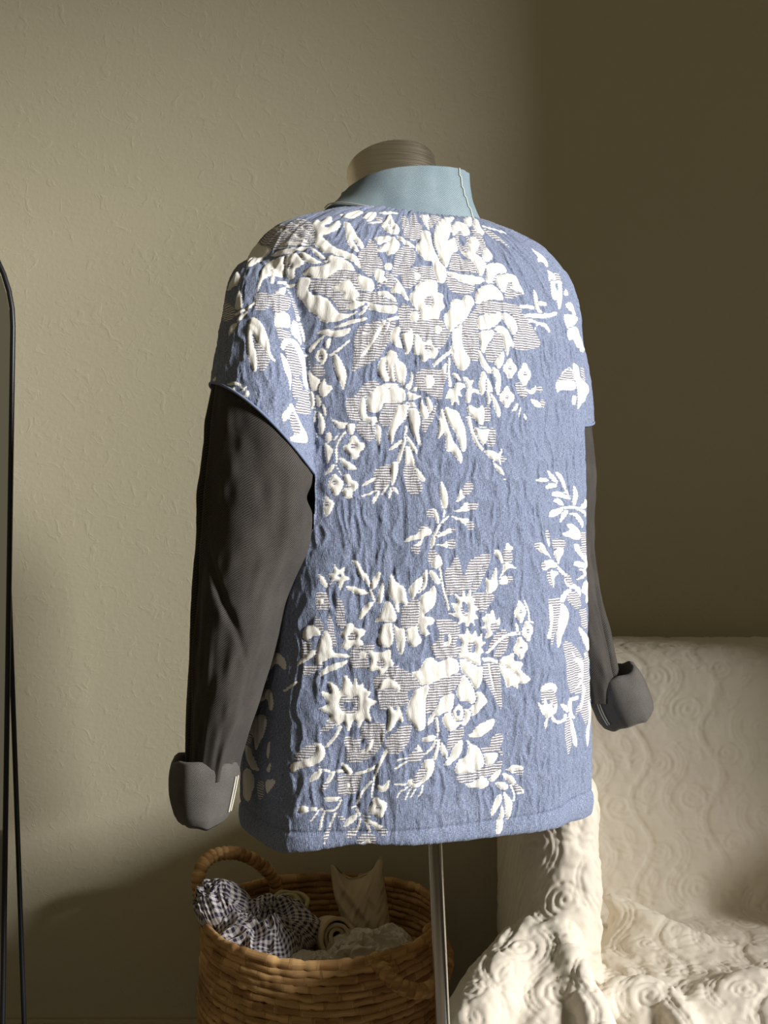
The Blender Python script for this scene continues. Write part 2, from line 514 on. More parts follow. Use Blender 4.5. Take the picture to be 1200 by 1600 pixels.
def closed(P):
    nr, nc = P.shape[:2]
    F = grid_faces(nr, nc, True)
    V = np.vstack([P.reshape(-1, 3), P[0].mean(0), P[-1].mean(0)])
    j = np.arange(nc); j2 = (j + 1) % nc; c0 = nr * nc
    T = [np.stack([np.full(nc, c0), j2, j], -1), np.stack([np.full(nc, c0 + 1), (nr - 1) * nc + j, (nr - 1) * nc + j2], -1)]
    tri = np.vstack([F[:, [0, 1, 2]], F[:, [0, 2, 3]]] + T)
    return V, tri

def remeshed(parts, voxel, smooth_it, subsurf=0):
    Vs, Fs, b = [], [], 0
    for V, F in parts:
        Vs.append(V); Fs.append(F + b); b += len(V)
    me = mesh_np('tmp', np.vstack(Vs), np.vstack(Fs))
    o = bpy.data.objects.new('tmp', me); COL.objects.link(o)
    m = o.modifiers.new('r', 'REMESH'); m.mode = 'VOXEL'; m.voxel_size = voxel; m.adaptivity = 0
    if smooth_it:
        m = o.modifiers.new('s', 'SMOOTH'); m.factor = 0.5; m.iterations = smooth_it
    if subsurf:
        m = o.modifiers.new('u', 'SUBSURF'); m.levels = subsurf; m.render_levels = subsurf
    dg = bpy.context.evaluated_depsgraph_get()
    ev = bpy.data.meshes.new_from_object(o.evaluated_get(dg))
    bpy.data.objects.remove(o, do_unlink=True); bpy.data.meshes.remove(me)
    V = get_co(ev)
    L = np.empty(len(ev.loops), dtype=np.int32); ev.loops.foreach_get('vertex_index', L)
    assert len(L) == 4 * len(ev.polygons)
    F = L.reshape(-1, 4); bpy.data.meshes.remove(ev)
    return V, F

def keep_faces(V, F, keep):
    F = F[keep]; used = np.zeros(len(V), bool); used[F.ravel()] = True
    idx = np.cumsum(used) - 1
    return V[used], idx[F], used

VOX = 0.0015
def jacket_shell():
    parts = [closed(torso_mesh()), closed(arm_mesh('L', 1.06)), closed(arm_mesh('R', 1.12))]
    V, F = remeshed(parts, VOX, 36)
    out = outside_torso(V)
    arm = np.zeros(len(V), np.int8)
    s, d = world2body(V[:, 0], V[:, 1])
    is_arm = out > 0.006
    def in_arm(which):
        rows = ARM_L if which == 'L' else ARM_R
        cx, cy, hx, hy = interp_rows(rows, -V[:, 2])
        return np.hypot((V[:, 0] - cx) / hx, (V[:, 1] - cy) / hy) < 1.25
    arm[is_arm & (s < -.1) & in_arm('L')] = 1
    arm[is_arm & (s > .1) & in_arm('R')] = 2
    sz = np.where(arm == 1, seam_z('L', V[:, 0], V[:, 1]), seam_z('R', V[:, 0], V[:, 1]))
    bad = (arm > 0) & (V[:, 2] < sz)
    bad |= (V[:, 2] < 0.78) & (out < -0.020)          # open hem
    keep = ~bad[F].any(1)
    V, F, used = keep_faces(V, F, keep)
    return V, F, arm[used]
SHV, SHF, SHARM = jacket_shell()
print('jacket verts', len(SHV))

# ------------------------------------------------------------------ charts and woven figures
RES = 0.0008
_th = np.linspace(-np.pi, np.pi, 1441)
_s = .208 * spow(np.sin(_th), 2 / NEXP); _d = .146 * spow(np.cos(_th), 2 / NEXP)     # angle 0 = centre back
_ang = np.arctan2(_s, _d); _arc = np.concatenate([[0], np.cumsum(np.hypot(np.diff(_s), np.diff(_d)))]); _arc -= _arc[720]
_ang[0] = -np.pi; _ang[-1] = np.pi
def uv_body(P):
    P = np.atleast_2d(P); s, d = world2body(P[:, 0], P[:, 1])
    return np.stack([np.interp(np.arctan2(s, d), _ang, _arc), P[:, 2]], -1)
def uv_arm(which):
    rows = ARM_L if which == 'L' else ARM_R
    def f(P):
        P = np.atleast_2d(P); cx, cy, hx, hy = interp_rows(rows, -P[:, 2])
        a = np.arctan2((P[:, 0] - cx) / .07, -(P[:, 1] - cy) / .09)
        return np.stack([a * 0.08, P[:, 2]], -1)
    return f
class Chart:
    def __init__(s, uvf, u0, u1, v0, v1):
        s.f = uvf; s.u0, s.v0 = u0, v0; s.nu = int((u1 - u0) / RES); s.nv = int((v1 - v0) / RES)
        s.w = np.zeros((s.nv, s.nu), np.float32); s.s = np.zeros_like(s.w); s.g = np.zeros_like(s.w)
        s.U, s.V = np.meshgrid(u0 + (np.arange(s.nu) + .5) * RES, v0 + (np.arange(s.nv) + .5) * RES)
    def fill(s, uv):
        """boolean mask (with its slice) of a polygon in chart units"""
        x = (uv[:, 0] - s.u0) / RES - .5; y = (uv[:, 1] - s.v0) / RES - .5
        i0, i1 = max(0, int(y.min()) - 3), min(s.nv, int(y.max()) + 5); j0, j1 = max(0, int(x.min()) - 3), min(s.nu, int(x.max()) + 5)
        if i1 <= i0 or j1 <= j0: return None
        X, Y = np.meshgrid(np.arange(j0, j1), np.arange(i0, i1)); m = np.zeros(X.shape, bool)
        x2, y2 = np.roll(x, -1), np.roll(y, -1)
        for a, b, c, d in zip(x, y, x2, y2):
            if b == d: continue
            m ^= ((b > Y) != (d > Y)) & (X < (c - a) * (Y - b) / (d - b) + a)
        return (slice(i0, i1), slice(j0, j1)), m
    def paint(s, kind, uv):
        r = s.fill(uv)
        if r is None: return
        sl, m = r
        if kind == 'w':                  # a pinched line keeps a petal apart from the white petal it overlaps
            p = np.pad(m, 2); d = np.zeros_like(m); n0, n1 = m.shape
            for a, c in ((0, 2), (4, 2), (2, 0), (2, 4), (1, 1), (3, 3), (1, 3), (3, 1), (2, 1), (2, 3), (1, 2), (3, 2)): d |= p[a:a + n0, c:c + n1]
            ring = d & ~m & (s.w[sl] > 0.5)
            s.w[sl][ring] = 0; s.g[sl][ring] = 1
            s.g[sl][m] = 0
        s.w[sl][m] = 1.0 if kind == 'w' else 0.0
        s.s[sl][m] = 1.0 if kind == 's' else 0.0
    def groove(s, uv, width):
        r = s.fill(uv)
        if r is None: return
        sl, m = r; s.g[sl][m] = 1
        s.w[sl][m] = 0; s.s[sl][m] = 0
    def sample(s, img, uv):
        x = np.clip((uv[:, 0] - s.u0) / RES - .5, 0, s.nu - 1.001); y = np.clip((uv[:, 1] - s.v0) / RES - .5, 0, s.nv - 1.001)
        i = y.astype(int); j = x.astype(int); fy = y - i; fx = x - j
        return (img[i, j] * (1 - fx) + img[i, j + 1] * fx) * (1 - fy) + (img[i + 1, j] * (1 - fx) + img[i + 1, j + 1] * fx) * fy
def blur(a, sig):
    r = int(3 * sig + 1); k = np.exp(-.5 * (np.arange(-r, r + 1) / sig) ** 2); k /= k.sum()
    for ax in (0, 1):
        p = np.pad(a, [(r, r) if q == ax else (0, 0) for q in (0, 1)], mode='edge'); o = np.zeros_like(a)
        n = a.shape[ax]
        for q, w in enumerate(k): o += w * (p[q:q + n] if ax == 0 else p[:, q:q + n])
        a = o
    return a
CH = {'B': Chart(uv_body, -.62, .62, .69, 1.46), 'L': Chart(uv_arm('L'), -.26, .26, 1.05, 1.41), 'R': Chart(uv_arm('R'), -.26, .26, 1.05, 1.41)}

_caster = link('caster', mesh_np('caster', SHV, SHF), None)
bpy.context.view_layer.update()
_org = Vector((0, 0, CAMZ))
def to_surface(px, py):
    d = Vector(((px - 600) / FPX, 1, -(py - 800) / FPX)).normalized()
    ok, loc, no, idx = _caster.ray_cast(_org, d)
    return np.array(loc) if ok else None
def put(chart, kind, pts, groove=0):
    P = [to_surface(x, y) for x, y in pts]
    P = [p for p in P if p is not None]
    if len(P) < 3: return
    uv = CH[chart].f(np.array(P))
    if groove: CH[chart].groove(uv, groove)
    else: CH[chart].paint(kind, uv)

CUR = ['B']; XF = [0.0, 0.0, 1.0]
def V(x0, y0, k=6.0, chart='B'):        # following figures are measured in an enlarged detail of the cloth
    XF[:] = [x0, y0, k]; CUR[0] = chart
def _pts(xy): return np.array(xy, float).reshape(-1, 2) / XF[2] + np.array(XF[:2])
def _put(kind, pts, groove=0):
    for c in CUR[0]: put(c, kind, pts, groove)
def P(kind, *xy):                       # closed smooth outline
    _put(kind, spline(_pts(xy), True, 5))
def _stroke(c, w0, w1):
    T = np.gradient(c, axis=0); T /= np.linalg.norm(T, axis=1)[:, None] + 1e-9
    N = np.stack([-T[:, 1], T[:, 0]], -1); w = np.linspace(w0, w1, len(c))[:, None] / 2
    return np.vstack([c + N * w, (c - N * w)[::-1]])
def S(kind, w, *xy, w1=None):           # stem: a stroke of width w tapering to w1
    c = spline(_pts(xy), False, 5); k = XF[2]
    _put(kind, _stroke(c, w / k, (w if w1 is None else w1) / k))
def G(w, *xy):                          # pinched line between petals
    c = spline(_pts(xy), False, 5); _put('b', _stroke(c, max(w / XF[2], 1.5), max(w / XF[2], 1.5)), groove=1)
def dot(kind, cx, cy, rx, ry=None):
    ry = ry or rx; t = np.linspace(0, 2 * np.pi, 20, endpoint=False)
    _put(kind, _pts(np.stack([cx + rx * np.cos(t), cy + ry * np.sin(t)], -1).ravel()))
def flower(cx, cy, rx, ry, n=4, rot=0.0, eye=0.22, depth=0.25):
    t = np.linspace(0, 2 * np.pi, 48, endpoint=False); r = 1 - depth * (0.5 - 0.5 * np.cos(n * (t + rot))) ** 1.5
    _put('w', _pts(np.stack([cx + rx * r * np.cos(t), cy + ry * r * np.sin(t)], -1).ravel()))
    if eye: dot('s', cx, cy, rx * eye * 1.2, ry * eye)

# ------------------------------------------------------------------ the woven flowers
def figures():
    # upper back, left rose
    V(460, 325)
    P('s', 0,130, 100,110, 160,160, 200,260, 190,350, 100,370, 0,400); S('w', 14, 20,210, 100,270, 180,330); P('w', 0,360, 120,350, 180,350, 100,385, 0,405)
    P('w', 430,60, 500,50, 600,20, 650,40, 600,75, 540,100, 470,90); P('w', 640,90, 680,50, 760,40, 765,80, 720,125, 690,145, 670,105)
    P('s', 750,85, 800,80, 835,110, 790,125); S('w', 14, 690,142, 760,135, 830,128); P('w', 790,40, 880,35, 990,50, 900,60, 820,58)
    P('w', 875,70, 905,65, 920,110, 975,180, 985,220, 950,250, 900,245, 850,205, 810,150, 850,120); G(8, 880,120, 890,160, 930,200)
    P('s', 1000,90, 1050,80, 1080,160, 1070,290, 1020,230); P('s', 1090,80, 1130,60, 1150,130, 1190,170, 1190,270, 1120,300, 1080,290, 1090,180)
    P('w', 160,160, 220,110, 250,130, 320,75, 350,90, 345,140, 270,170, 330,180, 390,120, 435,150, 400,200, 300,255, 260,260, 300,310, 400,380, 520,420, 590,460, 620,540, 640,590, 560,520, 460,460, 340,430, 240,400, 180,330, 170,250)
    P('w', 460,140, 500,135, 560,200, 580,250, 650,350, 640,380, 600,360, 560,300, 535,260, 550,310, 605,400, 590,415, 530,370, 490,300, 480,230)
    P('s', 705,285, 740,310, 790,390, 780,440, 830,520, 820,580, 740,590, 720,650, 640,590, 610,500, 595,430, 660,370, 690,330)
    P('w', 740,280, 800,265, 880,260, 950,290, 985,330, 975,390, 930,430, 870,440, 860,410, 780,410, 800,370, 900,310, 860,320, 790,345, 770,310)
    P('w', 960,255, 1000,270, 1110,340, 1125,380, 1060,350, 990,310)
    P('s', 1060,350, 1120,400, 1135,450, 1110,530, 1040,590, 950,640, 920,600, 930,520, 950,430, 1010,370); G(6, 1040,420, 1010,480, 980,560)
    dot('w', 880,550, 38); P('s', 860,600, 930,640, 950,700, 900,750, 830,720, 780,760, 780,720, 850,690)
    P('w', 740,590, 800,580, 850,600, 840,640, 870,680, 800,700, 760,670); P('w', 900,770, 960,700, 930,650, 980,680, 1050,810, 1080,870, 1040,860, 1000,810, 930,800)
    P('w', 70,620, 130,560, 220,545, 300,520, 310,460, 360,450, 450,470, 530,530, 570,590, 480,575, 400,590, 340,640, 290,660, 180,660, 130,630)
    P('s', 125,750, 150,690, 290,660, 340,630, 420,580, 500,575, 600,620, 640,640, 700,690, 620,780, 600,800, 680,790, 770,790, 860,860, 970,890, 900,920, 690,890, 560,940, 440,970, 370,880, 330,840, 230,800)
    P('w', 30,700, 60,655, 130,650, 160,690, 130,760, 170,810, 260,830, 320,860, 370,930, 420,980, 520,990, 600,960, 620,940, 560,1000, 440,1050, 360,1070, 270,1070, 200,1000, 140,970, 80,880, 30,830, 20,780)
    P('w', 350,740, 420,720, 450,690, 520,680, 560,740, 600,790, 610,830, 560,860, 640,880, 660,900, 600,930, 540,960, 480,920, 540,880, 440,840, 470,800, 400,780)
    P('w', 640,640, 720,670, 750,720, 740,770, 650,780, 600,720, 580,660); P('w', 690,890, 800,910, 960,920, 940,990, 860,985, 740,960, 680,930)
    P('w', 770,790, 860,780, 920,820, 960,880, 900,860, 830,830); P('w', 640,930, 690,920, 660,980, 620,1005, 600,990, 640,960)
    P('w', 345,1130, 420,1095, 530,1050, 680,1030, 660,1055, 560,1080, 450,1115); P('w', 60,420, 110,410, 200,480, 290,490, 300,515, 180,510, 100,510)
    P('w', 150,390, 190,370, 290,450, 280,470, 220,450); P('s', 990,930, 1180,960, 1180,1100, 1000,1130, 980,1040)
    # upper back, right rose
    V(620, 325)
    P('w', 215,70, 300,70, 290,130, 305,210, 260,160, 230,100); P('s', 310,80, 410,85, 340,170, 320,200, 290,150)
    P('s', 60,600, 200,550, 340,560, 370,690, 210,700, 100,760, 50,700); dot('w', 190,640, 35)
    P('w', 430,95, 540,90, 500,140, 510,180, 490,270, 470,310, 540,280, 560,350, 570,400, 520,430, 495,490, 470,555, 430,520, 380,420, 345,330, 350,240, 370,160)
    P('w', 230,220, 300,220, 330,270, 350,380, 400,480, 460,570, 465,650, 440,700, 390,700, 350,620, 330,510, 270,490, 190,410, 180,350, 220,290); G(8, 320,250, 350,380, 420,510, 480,580)
    P('s', 540,280, 590,220, 660,260, 690,330, 660,400, 650,440, 600,410, 560,350); P('b', 590,260, 640,270, 650,330, 610,360, 580,310)
    P('w', 510,200, 540,135, 590,130, 640,150, 680,210, 680,250, 630,260, 590,215, 560,240, 530,260)
    P('s', 690,210, 740,220, 800,280, 835,350, 800,420, 760,440, 740,410, 780,350, 740,280)
    P('w', 690,270, 740,280, 775,340, 750,400, 730,430, 790,460, 830,480, 830,560, 790,640, 740,580, 700,500, 660,470, 600,410, 660,420, 670,350)
    P('w', 630,100, 700,85, 700,160, 680,180, 640,150); P('w', 730,90, 760,120, 790,190, 820,220, 800,260, 740,220, 715,170); P('w', 830,370, 880,410, 895,470, 850,505, 810,490, 800,440)
    P('s', 530,430, 560,425, 620,480, 700,500, 745,580, 720,610, 600,600, 490,575, 510,480)
    P('s', 460,650, 500,640, 580,700, 640,710, 735,730, 700,795, 610,810, 560,800, 500,770, 460,710); P('w', 470,590, 560,610, 700,630, 790,650, 820,690, 720,720, 640,705, 580,680, 500,640)
    P('w', 850,530, 930,515, 1000,540, 1030,610, 960,620, 920,660, 910,700, 840,700, 835,610)
    P('w', 930,640, 1000,620, 1060,620, 1110,640, 1150,720, 1190,800, 1170,810, 1100,770, 1050,760, 1000,800, 950,740, 910,690)
    P('s', 1010,800, 1050,690, 1080,720, 1060,770, 1180,790, 1100,840, 1020,850); G(5, 940,650, 920,690, 960,770, 1000,810)
    P('w', 740,800, 790,740, 880,720, 930,740, 990,820, 990,865, 900,860, 820,870, 745,900); P('s', 740,920, 830,870, 960,880, 1060,890, 1170,930, 1150,970, 1000,970, 900,1010, 770,990)
    P('w', 500,900, 540,850, 610,860, 640,820, 700,830, 725,890, 690,960, 650,1040, 610,1100, 540,1130, 500,1160, 450,1090, 440,1010, 490,960)
    P('s', 610,1180, 640,1080, 690,990, 740,950, 770,1000, 740,1080, 740,1180)
    P('w', 190,720, 250,690, 370,690, 385,790, 440,810, 430,870, 450,930, 410,970, 390,1040, 330,1030, 280,1060, 220,1030, 215,960, 150,920, 120,830, 160,770); P('s', 260,850, 310,830, 340,880, 310,930, 265,910)
    P('s', 40,910, 130,930, 200,960, 220,1040, 240,1060, 410,1040, 430,1190, 60,1190); dot('w', 165,1020, 45); dot('w', 390,1140, 35)
    P('s', 810,170, 850,210, 950,260, 1060,380, 1000,340, 900,280, 830,230); S('w', 12, 800,170, 900,195, 1030,235)
    V(740, 440)
    P('s', 290,200, 400,220, 450,300, 520,370, 570,470, 625,600, 500,640, 385,630, 370,520, 405,480, 400,390, 340,300, 270,260)
    P('w', 420,220, 560,225, 570,255, 480,250); P('w', 560,75, 590,120, 605,190, 625,260, 655,285, 600,280, 575,220); P('w', 610,190, 680,190, 680,225, 620,225)
    P('w', 470,310, 540,300, 700,300, 770,280, 780,310, 690,340, 560,345, 490,335); P('w', 510,350, 600,375, 680,400, 720,460, 700,475, 650,420, 600,410, 580,455, 565,450, 590,400, 530,380)
    P('w', 60,320, 160,310, 260,290, 265,340, 220,400, 150,440, 60,455, 20,400); P('w', 290,290, 350,320, 400,390, 405,460, 370,505, 330,440, 290,380, 270,330)
    P('s', 180,480, 240,480, 280,560, 270,640, 200,740, 150,760, 110,690, 130,600, 180,550)
    P('w', 190,450, 240,410, 300,440, 340,500, 380,620, 340,610, 320,700, 280,600, 270,520, 220,470); P('w', 50,480, 180,455, 180,520, 130,590, 100,670, 60,630, 60,560)
    P('w', 40,640, 80,690, 130,770, 190,830, 180,860, 110,830, 60,770); P('w', 210,720, 290,660, 290,730, 250,815, 200,790)
    flower(340,815, 66,98); flower(478,870, 66,108); flower(310,1085, 70,102)
    P('s', 390,960, 440,950, 500,1010, 480,1090, 420,1050); P('w', 470,1010, 540,1010, 585,975, 575,1040, 530,1050); P('s', 590,990, 640,990, 640,1030, 590,1030)
    P('w', 540,1100, 600,1120, 650,1160, 600,1185, 560,1150); P('s', 620,1110, 670,1120, 660,1180, 630,1160)
    V(740, 440, 6, 'BR')
    P('w', 725,0, 830,0, 820,60, 830,220, 810,265, 780,200, 740,160, 730,60); P('b', 760,30, 790,20, 790,110, 765,90)
    P('s', 780,930, 890,800, 930,850, 945,920, 830,930); P('w', 780,940, 940,930, 955,1010, 820,1020, 790,1040); P('w', 930,1070, 970,1080, 950,1150, 920,1140); S('w', 12, 830,870, 890,812, 930,850, 948,930)
    P('w', 848,100, 865,70, 890,120, 860,132); P('w', 865,215, 910,200, 940,260, 965,340, 930,310); P('w', 850,310, 960,325, 965,380, 880,440); P('w', 880,460, 960,425, 1000,520, 1030,660, 960,600, 930,540, 890,550)
    P('w', 930,780, 980,800, 1000,900, 1065,960, 1070,1050, 1010,1150, 980,1190, 970,1000); P('s', 1000,800, 1035,840, 1050,930, 1010,890)
    V(800, 360, 8, 'BR')
    P('w', 245,235, 300,270, 380,330, 430,380, 450,455, 410,430, 350,390, 330,400, 310,330); P('w', 445,490, 500,520, 560,580, 580,650, 470,640, 455,560); P('s', 520,520, 590,560, 610,640, 570,650, 545,580); P('w', 480,640, 600,640, 630,760, 620,930, 590,990, 560,880, 510,870, 490,750); P('b', 540,665, 575,665, 575,760, 550,740)
    # middle of the upper back
    V(470, 490)
    P('w', 150,185, 220,150, 320,160, 390,150, 465,135, 440,190, 340,225, 250,205); P('w', 45,395, 90,310, 170,230, 235,210, 180,260, 110,350); P('w', 225,290, 260,235, 285,240, 270,310, 255,330)
    P('w', 140,400, 170,340, 220,330, 250,390, 230,450, 200,480, 160,440); P('s', 165,400, 190,370, 210,400, 200,450); P('s', 140,480, 200,490, 230,560, 160,600, 110,520)
    S('w', 28, 270,400, 340,350, 460,245, w1=18); P('w', 310,400, 340,385, 400,480, 430,580, 400,720, 370,650, 330,560, 305,470)
    P('s', 480,550, 500,380, 500,250, 540,130, 640,90, 780,50, 890,60, 870,160, 800,310, 720,420, 620,480, 540,510); P('w', 560,400, 640,270, 700,180, 780,60, 810,50, 740,180, 650,320, 600,390); P('w', 760,250, 800,150, 830,60, 850,65, 820,140); S('w', 14, 570,195, 680,165)
    P('w', 800,50, 900,25, 930,40, 850,70); P('w', 840,220, 860,150, 920,120, 940,180, 960,240, 1000,370, 960,330, 900,310, 850,270); P('w', 930,190, 1000,180, 1040,140, 1050,260, 1020,360, 980,375, 960,290); G(6, 935,170, 955,270, 985,365)
    P('s', 530,740, 620,640, 740,650, 640,760, 540,830, 480,800); P('s', 420,900, 440,790, 540,800, 540,900, 560,1000, 470,1000); P('s', 550,1010, 620,1020, 690,1060, 690,1170, 620,1190, 520,1080)
    P('w', 720,500, 750,420, 800,400, 810,360, 850,340, 900,380, 910,430, 970,470, 990,550, 960,690, 920,650, 860,640, 800,640, 740,580); P('s', 795,440, 830,560, 830,620, 850,630, 800,540); P('s', 865,470, 885,560, 905,640, 880,620); G(6, 740,640, 860,640, 960,660)
    P('w', 640,760, 730,680, 860,650, 960,700, 980,770, 960,830, 870,840, 780,840, 750,900, 700,930, 650,920, 610,900, 600,830); G(6, 790,720, 870,690, 950,690)
    P('w', 545,830, 590,780, 610,860, 610,920, 640,970, 710,960, 720,1010, 760,1080, 750,1140, 740,1200, 700,1150, 690,1060, 620,1010, 570,990, 540,920)
    P('s', 790,850, 960,830, 900,900, 840,1030, 780,1060, 730,1000, 760,920)
    P('w', 980,830, 1020,830, 1010,920, 1000,990, 900,1090, 860,1190, 830,1130, 840,1040, 900,920); P('w', 1020,830, 1080,860, 1110,960, 1125,1060, 1110,1130, 1105,1190, 1060,1130, 1010,1010)
    P('w', 980,680, 1020,640, 1040,540, 1055,600, 1040,680, 1010,720); P('w', 1000,730, 1080,760, 1140,770, 1060,810, 1010,800); P('w', 1040,720, 1110,655, 1090,720); P('s', 1130,1010, 1170,1000, 1190,1080, 1150,1110)
    V(620, 490)
    P('s', 210,150, 250,100, 350,100, 440,150, 500,170, 450,290, 380,340, 330,300, 230,230); dot('w', 385,150, 38)
    P('w', 160,260, 180,195, 220,220, 250,270, 320,240, 335,300, 390,350, 350,420, 300,420, 260,460, 225,430, 215,390, 160,370); P('s', 255,300, 310,295, 320,350, 270,350)
    P('s', 610,90, 740,0, 760,150, 770,250, 760,440, 690,420, 640,340, 610,220); P('w', 510,190, 560,130, 605,110, 610,260, 640,350, 690,430, 660,510, 600,535, 530,440, 500,330, 520,280)
    S('w', 34, 340,490, 420,420, 510,350); P('s', 180,560, 260,520, 400,520, 480,560, 430,690, 420,800, 330,780, 270,740, 180,690); dot('w', 305,635, 50,62)
    P('w', 410,540, 450,470, 468,460, 450,570); P('w', 480,430, 500,420, 500,560, 520,670, 490,680, 485,560); P('w', 515,560, 560,560, 605,625, 560,610)
    P('w', 455,800, 490,710, 530,700, 560,650, 630,660, 640,690, 590,720, 620,790, 570,760, 590,860, 545,820, 520,870, 500,790)
    P('w', 620,600, 660,600, 690,630, 725,620, 700,690, 770,720, 770,755, 710,740, 690,830, 650,830, 640,770, 660,690); P('w', 770,650, 800,540, 840,590, 840,680, 800,770, 780,720)
    P('w', 760,330, 800,390, 850,470, 905,540, 870,560, 800,500, 770,420); P('w', 900,500, 960,550, 975,650, 950,770, 920,700, 930,620, 900,560); P('w', 850,610, 880,640, 900,740, 860,860, 840,740); P('w', 880,740, 930,810, 970,900, 960,980, 920,910, 900,830)
    P('w', 920,450, 1000,350, 1005,440, 960,515, 930,490); P('w', 215,920, 235,800, 250,850, 290,900, 300,960, 260,1000); P('w', 270,790, 310,800, 340,880, 310,930); P('s', 310,960, 350,880, 385,830, 350,960, 320,1030, 240,1090, 230,1020)
    P('s', 820,890, 870,870, 870,1000, 820,1010); P('s', 870,1080, 920,1090, 910,1180, 870,1170); P('w', 660,880, 700,860, 760,890, 810,860, 820,940, 800,1050, 740,1000, 680,950); P('w', 730,1080, 800,1060, 860,1080, 860,1170, 800,1160, 750,1130)
    P('w', 1070,920, 1135,830, 1130,890, 1085,920); P('w', 1148,900, 1165,880, 1145,990); P('w', 1190,930, 1220,980, 1200,990)
    V(460, 560, 3.75)
    P('w', 840,470, 850,350, 870,290, 900,400, 930,480, 980,560, 975,615, 920,550, 890,540, 880,440); P('w', 880,290, 950,310, 975,350, 1000,420, 1005,530, 980,540, 950,450, 900,370)
    # sprays at the waist
    V(480, 630)
    P('w', 215,130, 290,170, 400,185, 350,235, 290,235, 250,180); S('w', 22, 430,215, 340,290, 280,400, 275,520, 280,600, 330,680, w1=10); P('w', 370,210, 450,200, 430,290, 395,290); P('w', 245,340, 310,270, 290,310, 260,350)
    P('w', 165,330, 210,265, 235,330, 205,370); P('w', 160,380, 200,390, 245,440, 220,510, 190,580, 165,480); P('w', 400,330, 450,300, 490,360, 540,380, 530,430, 490,460, 480,510, 430,525, 400,480, 350,440, 340,400, 390,380); dot('s', 430,400, 26)
    P('w', 300,500, 370,540, 470,610, 400,625, 330,580); P('w', 160,670, 230,580, 260,570, 230,640)
    P('w', 250,660, 290,690, 340,740, 330,790, 290,860, 250,865, 225,810, 195,780, 210,720); dot('s', 255,745, 24); P('w', 340,680, 400,670, 420,720, 480,750, 470,800, 430,830, 420,885, 360,890, 330,820, 370,770); dot('s', 385,780, 26)
    P('w', 180,860, 210,900, 255,930, 240,980, 205,1050, 165,1050, 150,980, 160,910); dot('s', 185,945, 22)
    P('w', 850,30, 960,30, 930,130, 830,260, 800,375, 770,340, 760,260); P('w', 950,60, 1030,60, 1060,180, 1045,260, 1075,410, 1030,360, 970,230); P('w', 640,200, 690,230, 690,310, 675,405, 650,350, 640,280)
    S('w', 24, 925,210, 920,320, 880,460, 850,560, w1=40); P('w', 930,290, 990,370, 1040,455, 1010,460, 960,400); P('w', 760,440, 800,400, 880,340, 885,370, 830,420)
    P('s', 640,620, 790,580, 780,740, 720,800, 640,830, 620,740); P('w', 790,570, 850,560, 850,640, 820,740, 790,760); P('w', 500,785, 560,730, 650,690, 640,715, 570,760); P('w', 485,870, 560,850, 650,805, 640,830, 560,870); P('w', 630,940, 610,910, 660,830, 680,840); P('w', 770,905, 760,850, 780,780, 800,800); P('w', 860,855, 810,820, 800,780, 840,800); S('w', 20, 700,860, 730,810, 770,760)
    P('w', 920,410, 960,420, 1000,520, 1010,590, 1060,640, 1110,715, 1130,720, 1070,730, 1030,680, 990,590, 920,560); P('s', 900,600, 990,580, 1030,680, 1080,800, 1020,860, 950,840, 920,760)
    V(620, 640)
    S('w', 40, 670,60, 700,170, 750,310, 840,400, w1=30); P('w', 820,390, 880,380, 960,410, 985,360, 990,400, 970,450, 980,520, 940,480, 890,470); P('s', 970,430, 1030,460, 990,490); P('w', 895,480, 920,500, 980,550, 1015,620, 960,590, 930,550); S('w', 10, 1000,640, 1030,660)
    P('w', 730,165, 800,190, 860,180, 870,230, 820,330, 780,290, 740,230); P('s', 870,180, 920,240, 920,330, 850,330)
    P('w', 410,680, 440,700, 480,820, 460,950, 430,940, 410,830); S('w', 20, 450,940, 440,1020); P('w', 380,1200, 390,1100, 430,1030, 520,960, 600,740, 620,800, 650,810, 560,880, 530,960, 490,1010, 420,1080, 400,1200); P('s', 615,740, 660,675, 710,690, 715,740, 670,800, 625,790)
    P('w', 520,960, 590,930, 640,870, 670,870, 660,920, 690,945, 600,960); P('s', 665,880, 740,870, 760,905, 730,940, 680,940); P('w', 500,1000, 600,1015, 680,1030, 650,1090, 600,1050); P('s', 660,1050, 720,1060, 725,1110, 680,1130, 650,1090)
    P('w', 340,920, 385,980, 395,1070, 370,1060, 350,1010, 280,1000); P('s', 270,960, 310,930, 350,950, 340,1000, 290,1000)
    # lower back: sprays and sunflowers
    V(620, 820)
    P('s', 200,40, 260,0, 320,30, 310,90, 230,90); P('w', 270,30, 325,50, 320,90, 260,110, 220,200, 170,190, 240,130, 180,140, 70,160, 120,110, 170,95); P('s', 130,210, 210,190, 210,270, 160,270)
    P('w', 390,0, 415,0, 370,100, 350,190, 320,220, 320,140); P('w', 370,110, 440,60, 510,30, 530,60, 470,90, 390,120); P('s', 510,20, 550,30, 540,60, 515,60); P('w', 350,180, 430,180, 470,150, 480,210, 430,205); P('s', 475,150, 545,140, 540,215, 490,220)
    P('s', 290,270, 330,230, 380,270, 380,350, 300,360); P('w', 320,370, 390,280, 425,350, 410,410, 360,410); S('w', 18, 405,400, 430,560, 490,800, w1=22); P('w', 300,430, 350,440, 410,530, 380,560, 330,510)
    P('s', 520,350, 560,280, 600,400, 640,650, 560,640, 470,650, 450,430, 500,400); P('s', 640,450, 700,320, 860,270, 860,370, 820,480, 740,620, 690,620, 640,600, 620,520); P('s', 700,650, 900,650, 900,700, 830,800, 750,800); G(5, 690,610, 740,480, 830,370)
